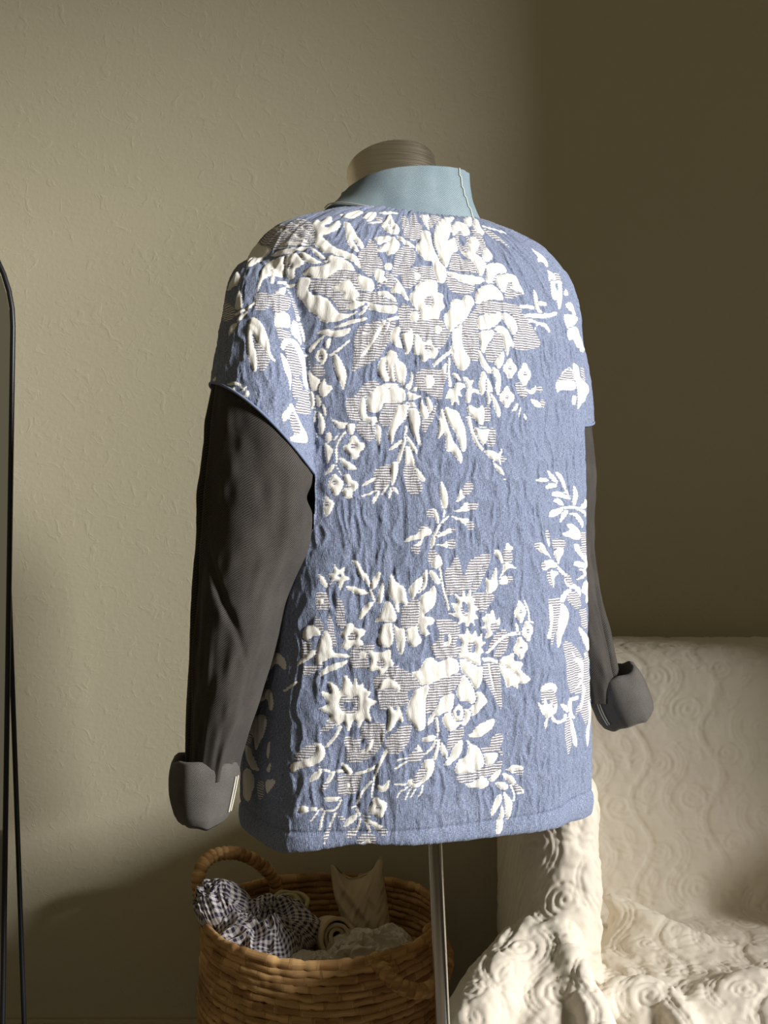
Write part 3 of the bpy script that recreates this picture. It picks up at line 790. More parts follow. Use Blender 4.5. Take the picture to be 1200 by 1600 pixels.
    P('w', 480,830, 550,820, 510,730, 570,740, 540,630, 600,680, 630,610, 650,680, 690,590, 700,680, 740,690, 720,740, 770,790, 730,820, 770,880, 720,890, 740,960, 690,910, 660,980, 630,910, 560,950, 580,880); P('b', 610,730, 660,740, 670,830, 630,800); P('s', 600,760, 640,830, 670,850, 640,860, 600,820)
    P('w', 790,870, 840,850, 810,780, 860,840, 900,790, 930,890, 970,870, 960,960, 900,960, 890,1030, 830,1070, 840,980, 790,970, 830,930); P('s', 870,940, 920,910, 960,960, 910,1000, 880,990)
    P('w', 910,250, 960,245, 1000,330, 1000,380, 970,340); P('s', 1000,230, 1070,240, 1080,340, 1010,370); P('w', 1015,230, 1030,165, 1060,195, 1095,215, 1070,240); P('w', 1000,370, 1050,360, 1130,415, 1060,400, 1010,440, 960,540, 940,540, 990,440)
    P('w', 930,395, 935,490, 945,570, 900,630, 840,640, 840,500, 880,520); P('w', 960,545, 1000,480, 1040,490, 1040,550, 1000,560); P('s', 1040,480, 1085,490, 1080,525, 1045,540)
    P('s', 60,760, 200,700, 220,900, 180,950, 50,960, 40,850); P('w', 110,600, 190,540, 280,420, 290,500, 270,590, 200,650, 160,700, 120,650); P('w', 220,680, 300,620, 350,570, 370,650, 350,760, 280,820, 250,850, 350,880, 340,930, 270,960, 310,1020, 260,1040, 210,1000, 190,930, 210,850)
    P('s', 370,900, 450,890, 550,910, 590,1000, 560,1100, 520,1190, 380,1200, 320,1140, 400,1050); P('b', 440,1040, 480,1030, 490,1100, 450,1100); P('w', 480,1015, 510,1050, 500,1120, 460,1145, 435,1110, 480,1090)
    P('w', 580,1040, 640,1020, 660,970, 700,1040, 740,990, 760,1060, 800,1010, 800,1090, 840,1100, 790,1150, 820,1190, 780,1230, 790,1350, 750,1370, 690,1340, 640,1290, 600,1290, 570,1190, 620,1120); P('s', 670,1110, 720,1090, 740,1150, 700,1210, 665,1180); P('b', 700,1150, 740,1120, 735,1200, 705,1200)
    V(740, 880)
    P('s', 150,760, 200,670, 280,620, 310,660, 220,740, 150,830); P('s', 200,840, 270,720, 330,680, 310,800, 250,880, 190,880); S('w', 26, 120,850, 200,770, 300,680, 450,650, w1=30); S('w', 26, 410,640, 400,560, w1=20)
    flower(438,455, 60,105, 4, .2); flower(503,635, 55,100, 4, .2); flower(440,795, 65,108, 4, .2); S('w', 16, 480,345, 515,470, 520,540, 570,560)
    S('w', 34, 80,900, 160,905, 250,940); P('s', 80,950, 150,930, 230,950, 250,1080, 265,1350, 230,1330, 150,1180, 80,1060); S('w', 20, 140,930, 160,1060, 200,1200, w1=12)
    P('w', 250,900, 330,860, 380,850, 380,910, 470,940, 440,1000, 535,1090, 460,1130, 420,1120, 420,1180, 370,1150, 310,1160, 290,1090, 240,990); G(6, 240,945, 330,990, 415,1060)
    P('s', 700,350, 800,330, 830,390, 810,520, 770,640, 740,770, 720,700, 720,480); P('w', 820,380, 880,430, 885,530, 830,680, 795,800, 780,680, 790,560, 810,470); P('w', 705,400, 740,420, 740,560, 720,700, 690,690, 715,600)
    P('w', 810,350, 850,260, 930,250, 880,300, 840,370); P('s', 880,330, 930,260, 980,300, 1000,400, 960,430); P('w', 1010,260, 1050,160, 1080,230, 1080,380, 1050,360, 1050,300); P('w', 850,130, 900,170, 990,230, 1000,320, 950,250, 870,210); P('s', 850,120, 900,110, 930,200, 880,190)
    P('s', 1000,430, 1080,440, 1085,590, 1020,600, 1000,520)
    P('w', 990,600, 1040,650, 1085,740, 1080,840, 1020,720); P('s', 840,760, 890,740, 960,800, 1030,910, 1030,1100, 980,1200, 920,1200, 880,1100, 860,920); P('w', 920,820, 970,890, 1030,920, 1040,1010, 1020,1110, 950,1170, 1000,1080, 940,1050, 1010,1030, 960,940); P('s', 1030,840, 1080,850, 1085,1000, 1080,1200, 1040,1190, 1040,1000); S('w', 18, 1035,840, 1060,900, 1070,1100)
    V(740, 720)
    P('w', 590,180, 640,160, 710,180, 640,205); P('w', 690,85, 760,150, 790,210, 720,170); P('w', 770,105, 830,140, 860,230, 870,300, 830,220, 790,160); P('w', 665,250, 720,210, 790,230, 750,255, 690,265); S('w', 28, 860,280, 940,390); P('w', 730,310, 790,285, 870,320, 930,365, 850,350, 760,335)
    P('w', 940,225, 975,310, 950,430, 930,390, 935,320); P('w', 745,370, 810,360, 860,430, 800,410); P('w', 705,520, 740,460, 850,440, 800,500, 740,530); P('w', 810,580, 820,500, 890,450, 880,500); S('w', 30, 850,440, 960,440, 1050,500, 1085,640, w1=26); P('w', 1005,440, 1060,345, 1060,420, 1040,450); P('w', 1060,490, 1090,400, 1095,480)
    P('w', 890,500, 970,490, 1020,560, 1020,630, 990,580, 950,520); P('w', 870,605, 920,590, 990,650, 990,740, 900,720, 830,685, 900,650); P('s', 1000,680, 1050,680, 1080,820, 1080,950, 1040,900, 1010,790)
    P('w', 580,790, 640,770, 690,850, 750,940, 700,890, 620,850); P('s', 570,780, 620,770, 610,830, 585,820); P('s', 665,690, 690,640, 710,690, 715,800, 690,770); P('w', 680,720, 710,740, 715,810, 690,770); P('s', 730,750, 800,730, 850,750, 840,830, 760,830); P('w', 760,840, 850,830, 810,920, 800,980, 770,930)
    S('w', 30, 740,930, 800,1010, 870,1075); P('s', 640,950, 720,930, 700,1020, 640,1020); P('w', 650,950, 730,930, 790,990, 710,1010, 650,1020, 690,980); P('s', 700,1040, 760,1050, 750,1180, 700,1130); P('w', 720,1030, 800,1050, 760,1100, 750,1190, 730,1120)
    P('w', 950,780, 1000,800, 1050,880, 1090,980, 1090,1100, 1040,1020, 940,980, 960,940, 1040,950, 960,850); P('w', 980,1010, 1050,1030, 1040,1090, 960,1120, 1030,1060); P('s', 990,790, 1030,830, 1060,900, 1010,860); S('w', 16, 1075,640, 1092,800, 1098,1000)
    V(460, 860)
    P('w', 370,110, 410,180, 480,155, 460,220, 525,270, 470,285, 430,380, 410,300, 370,280, 320,360, 290,350, 350,290, 320,220, 370,210); P('b', 400,230, 440,225, 430,260)
    P('w', 225,215, 290,270, 315,350, 260,320, 235,260); P('w', 535,90, 600,110, 640,190, 690,240, 715,350, 660,290, 600,220, 580,150); P('w', 725,360, 730,280, 800,190, 800,270, 760,350); P('w', 475,340, 580,345, 690,390, 710,410, 600,415, 540,390); S('w', 24, 710,370, 760,490); P('w', 780,500, 790,380, 830,300, 840,380, 820,480); P('w', 620,650, 610,590, 680,500, 745,490, 700,560)
    P('w', 880,400, 890,300, 905,215, 950,290, 1030,350, 1050,430, 1060,510, 980,490, 990,580, 960,560, 930,480); P('w', 850,490, 900,485, 960,620, 930,670, 840,660, 755,670, 810,590)
    P('s', 210,400, 290,390, 330,480, 320,550, 220,560, 200,480); dot('w', 245,478, 32); P('s', 400,450, 450,480, 470,600, 470,720, 400,700, 390,560); P('s', 190,620, 250,660, 280,760, 220,740); P('s', 310,600, 350,640, 380,800, 390,900, 340,860, 310,720)
    P('w', 430,780, 470,740, 490,690, 540,680, 580,730, 660,740, 650,800, 610,820, 650,870, 630,910, 540,900, 500,935, 440,900, 470,840); P('s', 500,800, 545,775, 580,800, 575,835, 510,840)
    P('w', 790,800, 830,700, 910,680, 930,780, 910,890, 840,905, 790,870); P('w', 930,700, 980,730, 1040,740, 1040,850, 1010,980, 970,930, 950,840); P('w', 1050,740, 1140,690, 1160,780, 1195,850, 1130,905, 1070,870); P('s', 1000,690, 1060,600, 1140,450, 1170,560, 1150,690, 1060,730); P('w', 1070,370, 1120,300, 1195,250, 1195,330, 1140,410, 1110,460)
    P('s', 540,930, 740,880, 740,930, 690,1000, 690,1100, 540,1090); P('w', 610,950, 670,950, 670,1005, 620,1010); P('w', 690,940, 760,950, 830,950, 900,930, 905,1010, 935,1070, 870,1110, 840,1180, 800,1175, 780,1120, 730,1135, 690,1110, 720,1040); P('s', 775,1040, 820,1020, 845,1060, 830,1100, 780,1080); P('s', 860,1130, 970,1080, 970,1190, 850,1200)
    V(460, 860, 6, 'BL')
    P('w', 80,760, 140,700, 210,720, 255,790, 180,800, 150,830, 90,840); P('w', 210,920, 250,820, 300,745, 350,840, 370,950, 530,985, 480,1010, 370,1000, 280,1040, 210,1080, 200,1010); P('w', 240,1180, 260,1120, 380,1060, 505,1035, 450,1090, 330,1140)
    P('s', 70,880, 150,850, 160,940, 80,1000); P('w', 30,1080, 50,1030, 180,930, 190,980, 110,1040); P('s', 90,1090, 200,1080, 290,1050, 210,1130, 100,1180)
    # lower back: peony and big rose
    V(620, 1000)
    P('s', 0,320, 120,300, 200,420, 100,490, 110,590, 0,600); P('s', 340,120, 400,60, 580,60, 590,130, 500,180, 390,180)
    P('w', 140,350, 150,300, 210,280, 260,190, 330,165, 390,210, 440,190, 500,165, 560,190, 580,250, 570,300, 480,340, 400,370, 320,410, 230,420, 160,400)
    P('w', 90,650, 130,550, 180,460, 300,430, 270,560, 270,700, 265,830, 200,850, 150,790, 100,730); P('s', 290,500, 330,410, 450,350, 590,310, 600,370, 560,440, 500,500, 400,540, 370,630, 280,700, 270,600)
    P('w', 590,190, 640,190, 760,250, 800,250, 800,380, 760,450, 710,460, 690,370, 610,300); P('w', 560,470, 600,380, 620,330, 680,390, 730,480, 735,560, 710,600, 650,570, 600,570, 560,520)
    P('w', 285,800, 310,720, 380,620, 420,540, 530,500, 530,600, 510,660, 430,690, 390,710, 340,760); P('w', 740,480, 800,500, 845,570, 820,610, 760,680, 710,710, 670,650, 730,600, 750,550)
    P('w', 425,740, 460,690, 510,670, 530,720, 560,760, 620,760, 620,650, 690,670, 680,740, 640,800, 590,790, 540,850, 500,860, 450,810); P('w', 540,640, 590,605, 625,670, 610,740, 560,755, 520,700); P('b', 555,660, 590,650, 585,700, 560,710)
    P('s', 490,880, 560,840, 620,810, 620,900, 530,1000, 470,1030); P('w', 640,890, 700,880, 760,800, 910,740, 890,830, 790,900, 700,910)
    P('w', 620,880, 640,930, 720,970, 780,1030, 790,1090, 800,1160, 780,1250, 600,1270, 560,1190, 640,1100, 700,1080, 670,990); P('s', 780,1020, 860,1000, 890,910, 970,880, 1000,930, 960,1010, 990,1060, 980,1100, 940,1040, 850,1060); P('w', 800,1070, 940,1060, 930,1120, 880,1170, 800,1160)
    P('w', 440,1170, 500,1090, 530,1010, 610,930, 610,1040, 570,1110, 540,1130, 500,1170); P('w', 360,730, 385,740, 400,880, 430,960, 475,1050, 470,1110, 420,1060, 380,930); S('w', 30, 385,880, 340,1000, 250,1080, w1=16); S('w', 26, 395,940, 370,1060, 330,1150, w1=40)
    P('w', 230,945, 290,900, 370,900, 330,950); P('w', 110,1010, 180,1020, 200,980, 250,1050, 210,1040); P('s', 110,1090, 150,1050, 250,1050, 240,1110, 190,1150, 110,1140); S('w', 18, 0,1130, 100,1105); S('w', 20, 0,1190, 90,1140); P('s', 0,840, 130,800, 110,960, 30,1050, 0,1070)
    V(600, 1140, 5.45)
    P('w', 410,250, 430,300, 400,400, 340,450, 290,490, 210,480, 200,440, 270,400, 320,320, 350,260); P('s', 290,350, 350,330, 360,370, 300,450, 240,450); S('w', 20, 90,465, 190,470); S('w', 14, 110,585, 140,530, 210,490); S('w', 14, 180,600, 210,530, 240,490); S('w', 14, 225,585, 270,500); S('w', 14, 290,580, 320,530, 330,470); S('w', 16, 90,340, 150,300, 200,270)
    P('w', 600,350, 630,270, 700,220, 720,130, 790,140, 830,200, 850,270, 830,330, 740,360, 640,375); P('s', 620,430, 630,385, 760,360, 840,320, 940,290, 1000,260, 990,330, 900,400, 820,400, 700,460); P('w', 690,460, 770,440, 830,400, 890,430, 880,480, 830,500, 780,490, 740,500); P('w', 900,410, 990,330, 980,390, 930,440, 890,430)
    P('w', 950,450, 1010,445, 1060,480, 1040,510, 980,500); P('w', 990,540, 1000,600, 950,700, 910,730, 910,680, 950,590); P('w', 1015,530, 1070,580, 1090,640, 1070,760, 1040,750, 1030,640); P('w', 1000,640, 1020,700, 1010,820, 990,870, 950,880, 960,790, 980,720)
    P('w', 1000,320, 1060,330, 1090,300, 1180,315, 1180,340, 1110,330, 1110,380, 1060,350); P('s', 1110,340, 1180,340, 1170,380, 1110,375); P('w', 1000,375, 1080,390, 1130,450, 1190,520, 1180,545, 1120,540, 1080,470); P('s', 1110,450, 1150,480, 1170,530, 1120,530); S('w', 16, 1075,470, 1110,550, 1100,610)
    V(740, 1030)
    P('w', 640,260, 700,225, 770,240, 770,310, 740,330, 730,280, 690,290, 640,320); P('s', 690,290, 740,290, 790,400, 760,450, 700,380, 650,420, 630,330); P('w', 605,400, 650,440, 670,350, 700,430, 740,390, 740,460, 790,410, 770,500, 700,550, 690,620, 675,655, 665,600, 680,550, 630,490); S('w', 30, 730,540, 780,590, 850,570, 860,510, w1=20)
    P('w', 820,420, 880,440, 890,500, 850,480); P('w', 890,400, 920,360, 980,345, 970,380, 920,400, 920,480, 950,550, 920,550, 890,480); P('w', 890,520, 920,560, 950,680, 970,810, 940,800, 910,680); P('s', 860,620, 890,540, 910,640, 910,810, 890,900, 865,800)
    P('s', 880,0, 1030,0, 1030,230, 1010,300, 920,320, 890,230, 890,100); P('w', 930,0, 1000,0, 1035,60, 1035,200, 950,270, 1010,180, 950,160, 1010,130, 990,60); P('s', 1040,0, 1085,0, 1085,400, 1050,620, 1000,500, 960,540, 970,640, 960,480, 1000,380); P('w', 1020,240, 1050,280, 1010,460, 990,440, 1020,340); P('w', 1070,390, 1090,430, 1085,640, 1070,820, 1050,740, 1075,560)
    V(460, 1020)
    P('s', 740,250, 900,170, 980,150, 1080,190, 1190,320, 1060,360, 1050,460, 820,540, 790,420); P('w', 790,350, 810,280, 880,240, 950,270, 990,310, 980,370, 930,330, 860,330, 820,350)
    P('s', 230,750, 330,640, 380,640, 360,700, 290,740)
    P('w', 310,270, 400,310, 430,360, 470,210, 530,270, 550,300, 575,210, 600,310, 650,275, 650,330, 720,370, 690,420, 780,460, 700,520, 725,635, 650,630, 610,710, 580,640, 550,640, 510,740, 470,650, 440,660, 400,700, 370,640, 300,640, 340,590, 225,520, 310,480, 250,365, 350,380); P('s', 420,450, 460,400, 520,430, 580,400, 600,450, 590,550, 480,560, 430,520); P('b', 460,470, 540,470, 560,520, 480,530)
    S('w', 34, 440,680, 380,790, 290,890, w1=26); P('w', 880,510, 900,490, 950,550, 970,480, 1010,570, 1015,660, 970,630, 930,700, 860,750, 880,630)
    P('s', 470,790, 610,800, 640,680, 760,650, 850,680, 820,860, 690,1000, 510,1020, 480,900); P('b', 615,830, 680,800, 680,880, 630,900); P('w', 740,800, 740,860, 690,930, 630,930, 680,880); P('s', 860,800, 1000,720, 1100,680, 1070,820, 1000,930, 880,940)
    P('w', 0,1040, 100,1000, 200,960, 210,880, 150,850, 220,830, 285,890, 290,970, 230,1040, 120,1080, 0,1110); P('s', 10,970, 80,890, 150,860, 200,890, 190,950, 60,1010)
    # hem sprigs
    V(440, 1160, 6.667)
    P('w', 95,230, 200,190, 330,140, 370,60, 330,10, 420,20, 455,110, 420,190, 330,240, 200,270, 110,310); P('s', 130,180, 240,60, 330,20, 360,60, 330,130, 200,180)
    S('w', 24, 380,255, 500,300, 640,295, 740,330, 880,300, 1010,240, w1=34); P('w', 290,410, 310,350, 400,280, 420,300, 380,380); P('w', 520,310, 560,310, 500,430, 420,500, 470,390); P('s', 430,430, 500,410, 470,470, 410,510); P('w', 615,215, 680,230, 740,300, 720,350, 660,290)
    P('s', 580,350, 820,340, 810,430, 770,530, 600,540, 590,430); dot('w', 690,450, 30); S('w', 40, 1100,80, 1020,230, 960,400, 940,580, w1=14); S('w', 26, 940,400, 840,520, 780,660, 800,730, 850,790, w1=30); S('w', 18, 780,660, 720,690); P('w', 985,440, 1060,450, 1125,380, 1110,480, 1040,520)
    flower(1005,680, 100,112, 4, .3); P('w', 440,580, 540,560, 640,570, 560,610, 470,615); S('w', 22, 630,580, 560,700, 430,700, 280,690, w1=30); P('w', 165,690, 220,655, 280,680, 270,730, 190,735); S('w', 18, 390,710, 300,830); S('w', 20, 455,710, 420,800, 400,920, w1=28); S('w', 24, 570,720, 520,830, 440,1060, w1=20); P('s', 430,1000, 480,900, 510,900, 470,1020); P('s', 580,750, 660,790, 650,830, 600,790)
    P('w', 650,880, 680,800, 780,740, 780,800, 720,850); S('w', 26, 830,780, 790,900, 770,960); P('s', 670,990, 720,900, 780,930, 760,980); S('w', 20, 850,780, 900,870, 920,940, w1=34); P('w', 860,790, 950,820, 1060,880, 990,910, 940,860); P('s', 1000,920, 1060,890, 1110,930, 1060,970); P('s', 780,1010, 860,950, 980,980, 960,1050, 820,1050); P('w', 830,1050, 900,1000, 945,1050, 900,1085); S('w', 16, 840,760, 930,775)
    # side panel and the yoke over the arm
    V(370, 1000, 4.846, 'B')
    P('w', 215,120, 300,90, 370,150, 370,230, 300,180, 230,240, 180,220); P('w', 140,350, 180,280, 240,290, 200,330); P('w', 140,500, 160,420, 210,370, 270,400, 270,520, 240,530, 230,450, 180,470); S('w', 20, 355,390, 460,315)
    P('s', 0,780, 60,560, 140,500, 150,560, 100,650, 130,720, 80,800); P('w', 95,650, 150,570, 220,580, 215,680, 180,770, 140,830, 130,740); P('w', 65,800, 100,820, 150,940, 170,990, 110,970, 80,900); P('w', 230,900, 230,800, 250,770, 250,850); P('w', 225,980, 260,930, 250,1000); P('w', 50,1110, 60,980, 110,990, 130,1100, 90,1220, 60,1190); P('w', 230,1060, 290,1070, 240,1160, 220,1130); P('s', 160,1080, 210,1080, 200,1180, 170,1200)
    V(330, 340, 6, 'BL')
    P('s', 430,200, 560,110, 700,60, 860,20, 940,60, 980,180, 960,260, 820,260, 640,300, 560,290, 450,240); S('w', 20, 560,100, 720,130, 860,210, 950,250); S('w', 16, 760,50, 880,110, 960,190); S('w', 26, 640,260, 760,240, 930,265); P('w', 560,360, 640,310, 800,280, 960,270, 820,310, 640,360)
    P('w', 370,330, 420,220, 470,260, 560,290, 540,340, 440,420, 330,470, 350,400); P('w', 480,480, 520,420, 600,390, 700,370, 690,480, 660,560, 600,540, 590,610, 550,600, 560,540, 480,600, 440,690, 430,640); P('w', 700,370, 760,340, 840,350, 870,430, 790,480, 780,560, 740,580, 700,520); dot('s', 730,455, 26)
    P('w', 820,320, 880,330, 1000,400, 1060,420, 900,420); P('w', 930,280, 980,300, 1070,370, 1050,385, 980,350); S('w', 26, 620,610, 690,610, 720,650, 790,630); P('w', 600,700, 690,650, 690,720, 650,740); P('s', 400,760, 440,700, 540,720, 540,840, 430,880); P('s', 560,720, 720,740, 740,840, 640,900, 570,860)
    P('w', 150,690, 190,600, 240,510, 275,560, 240,630, 180,670); P('w', 225,850, 265,670, 300,840); S('w', 26, 200,920, 330,860, 410,790); S('w', 30, 180,1070, 260,960, 340,880); P('s', 110,960, 130,800, 220,860, 200,960); P('w', 160,1100, 190,1010, 250,990, 200,1080)
    V(330, 500, 6, 'BL')
    P('w', 345,60, 380,-20, 440,0, 500,80, 540,200, 560,310, 620,395, 540,350, 460,250, 400,140, 380,110, 400,240, 430,320, 430,450, 400,480, 350,350, 335,200); P('s', 385,150, 450,230, 550,360, 490,480, 440,450, 420,280)
    P('s', 610,70, 740,110, 740,160, 650,190, 620,130); P('w', 600,-60, 720,-60, 740,60, 680,70, 600,60); P('w', 650,260, 670,190, 720,165, 800,200, 860,310, 910,500, 920,650, 870,620, 850,500, 800,300, 740,230, 690,280); P('s', 690,260, 750,230, 820,350, 850,500, 780,540, 720,420); P('w', 750,60, 780,0, 840,100, 885,310, 830,210, 760,130)
    P('w', 650,310, 690,350, 730,440, 750,560, 740,690, 720,560, 680,450); P('s', 760,560, 840,560, 860,650, 780,740); P('s', 790,790, 870,660, 930,700, 970,860, 920,880, 810,870)
    P('w', 910,470, 960,520, 1020,560, 1010,640, 970,670, 930,630); P('w', 1015,620, 1070,540, 1080,600, 1140,630, 1090,700, 1050,730, 1015,680); P('w', 920,680, 960,690, 970,800, 940,830); P('w', 985,690, 1030,750, 1020,820, 990,800); P('w', 950,900, 1000,850, 1060,930, 1065,1030, 1020,1080, 970,980); P('w', 1040,770, 1080,850, 1080,910, 1050,860)
    P('w', 665,890, 710,830, 755,775, 800,880, 860,1000, 905,1140, 800,1150, 740,1110, 800,1050, 740,960, 720,930, 680,950); P('s', 740,880, 780,880, 830,1030, 790,1080, 740,970)
    P('w', 135,600, 200,580, 270,590, 300,640, 340,610, 300,670, 260,620, 190,610); P('w', 170,650, 220,630, 230,700, 200,720); P('w', 270,740, 350,660, 350,830, 300,790); P('w', 0,590, 40,530, 40,570)
figures()

# ------------------------------------------------------------------ weave the figures into the shell
def finish_charts():
    b = CH['B']
    def mirror_fill(arr, u_lo, u_hi):
        j0 = int((u_lo - b.u0) / RES); j1 = int((u_hi - b.u0) / RES)
        for j in range(j0): arr[:, j] = arr[:, min(2 * j0 - j, j1)]
        for j in range(j1, b.nu): arr[:, j] = arr[:, max(2 * j1 - j, j0)]
    for a in (b.w, b.s, b.g): mirror_fill(a, -0.40, 0.235)
    for k in 'LR':
        c = CH[k]; h = c.nu // 2
        for a in (c.w, c.s, c.g):
            vis = a[:, h - 100:h + 100].copy()
            a[:, :100] = np.maximum(a[:, :100], vis[:, :100] * 0 + a[:, 200:100:-1])
            a[:, -100:] = np.maximum(a[:, -100:], a[:, -101:-201:-1])
    for c in CH.values():
        U, V = c.U, c.V
        wx = .0045 * vnoise(U / .022, V / .03, seed=3) + .002 * vnoise(U / .009, V / .012, seed=4)
        n = vnoise((U + wx) / .0072, V / .024, seed=5); n2 = vnoise((U + wx * 1.5) / .0040, V / .009, seed=6)
        rid = 1 - 2.4 * np.abs(n) ** 0.8
        h = .00115 * np.clip(rid, -1, 1) + .0005 * n2
        w1, w3 = blur(c.w, 1.1), blur(c.w, 4.0)
        s1 = blur(c.s, 1.1); g1 = blur(c.g, 1.2)
        ribs = np.sin(2 * np.pi * (U + wx * .6) / .0125)
        dome = w1 * (.0004 + .0014 * w3) + w1 * .00045 * ribs + .00035 * w1 * n2
        h = h * (1 - .75 * w1 - .35 * s1) + dome + s1 * .0004
        e = 4 * w1 * (1 - w1); h -= .0006 * e + .0011 * g1
        if c is b: h = h * (.25 + .75 * np.clip((V - .72) / .035, 0, 1))
        if c is b:
            t = V - .714
            h -= .0022 * np.exp(-((t - .0245) / .0022) ** 2)
            h += .0018 * np.exp(-((t - .011) / .009) ** 2)
        c.h = h; c.mw = blur(c.w, .75); c.ms = np.maximum(blur(c.s, .75), 0)

jacket = empty('jacket', (BX, BY, 0.712))
tag(jacket, 'blue and white floral quilted jacket with charcoal denim sleeves on the dress form', 'jacket')

def build_shell():
    finish_charts()
    V, F = SHV, SHF
    me = mesh_np('body', V, F)
    N = get_no(me)
    h = np.zeros(len(V)); mw = np.zeros(len(V)); ms = np.zeros(len(V)); guv = np.zeros((len(V), 3))
    for code, k in ((0, 'B'), (1, 'L'), (2, 'R')):
        i = np.where(SHARM == code)[0]
        if not len(i): continue
        c = CH[k]; uv = c.f(V[i]); guv[i, :2] = uv
        h[i] = c.sample(c.h, uv); mw[i] = c.sample(c.mw, uv); ms[i] = c.sample(c.ms, uv)
    set_co(me, V + N * h[:, None])
    set_attr(me, 'mw', mw); set_attr(me, 'ms', ms); set_attr(me, 'guv', guv, 'FLOAT_VECTOR')
    o = link('body', me, M['floral'], jacket)
    o['label'] = 'blue quilted floral body with white woven flowers'
    return o
bpy.data.objects.remove(_caster, do_unlink=True)
body = build_shell()

def sleeve(which, z_top, z_bot, nz=340, nt=260):
    th = np.linspace(0, 2 * np.pi, nt, endpoint=False)
    t = np.linspace(0, 1, nz)[:, None]
    # the top edge follows the slanting seam, tucked a little under the floral yoke
    zt = np.full(nt, z_top)
    for _ in range(4):
        X, Y = arm_section(which, zt, th, -0.0012)
        zt = seam_z(which, X, Y) + 0.012
    Z = zt[None, :] * (1 - t) + z_bot * t
    T = np.broadcast_to(th, Z.shape)
    g = np.full(Z.shape, -0.0022)
    # long soft folds and the flat-felled seam that runs down the arm
    low = np.clip((1.15 - Z) / .3, 0, 1)
    fade = np.clip((zt[None, :] - Z) / .05, 0, 1)
    fold = .0035 * vnoise(T * 1.6 + 20, Z * 7, seed=31) + .003 * vnoise((T + Z * 3.0) * 2.2, Z * 10, seed=32) + .0012 * vnoise(T * 7, Z * 40, seed=33)
    g = g + fade * fold
    if which == 'L':
        c0 = np.pi + 0.62 - 0.10 * low
        g -= fade * (.010 + .012 * low) * np.exp(-((T - c0) / (.05 + .05 * low)) ** 2)
        g += fade * .0025 * np.exp(-((T - c0 + .13) / .05) ** 2) + fade * .003 * np.exp(-((T - c0 - .16) / .06) ** 2)
        zp = CAMZ - (778 - 800) / FPX * 1.19
        a = np.minimum(np.abs(T), 2 * np.pi - np.abs(T))
        g -= .013 * np.exp(-((Z - zp) / .012) ** 2 - (a / .55) ** 2)
        g += .004 * np.exp(-((Z - zp + .05) / .03) ** 2 - (a / .8) ** 2)
        d1 = (Z - 0.985) + .10 * (T - 4.6)
        g -= .005 * np.exp(-(d1 / .008) ** 2 - ((T - 4.5) / .5) ** 2)
        g += .004 * np.exp(-((T - 5.25 - .4 * (Z - .95)) / .16) ** 2) * low
    else:
        g -= fade * .008 * np.exp(-((T - 5.6) / .10) ** 2) * low
    X, Y = arm_section(which, Z, T, g)
    Pm = np.stack([X, Y, Z], -1)
    me = grid_mesh('sleeve', Pm, True)
    set_attr(me, 'guv', np.stack([T * .075, Z, 0 * Z], -1).reshape(-1, 3), 'FLOAT_VECTOR')
    o = link('sleeve', me, M['charcoal_denim'], jacket)
    o['label'] = 'charcoal denim sleeve'
    return o
def yoke_seam(which):
    th = np.linspace(0, 2 * np.pi, 160); z = np.full(160, 1.18)
    for _ in range(5):
        X, Y = arm_section(which, z, th, 0.0004); z = seam_z(which, X, Y)
    pts = np.stack([X, Y, z + .0005], -1)
    keep = outside_torso(pts) > -0.004
    k0 = np.argmax(~keep) if (~keep).any() else 0
    pts = np.roll(pts[:-1], -k0, 0); keep = np.roll(keep[:-1], -k0)
    run = pts[keep]
    tube_obj('yoke_edge', run, .0016, M['edge_blue'], jacket, 8)
M['edge_blue'] = mat_plain('blue_edge', lin(128, 140, 168), .95, spec=.1, var=.25, scale=500)
yoke_seam('L'); yoke_seam('R')
SL = sleeve('L', 1.2, 0.800)
SR = sleeve('R', 1.2, 0.83)

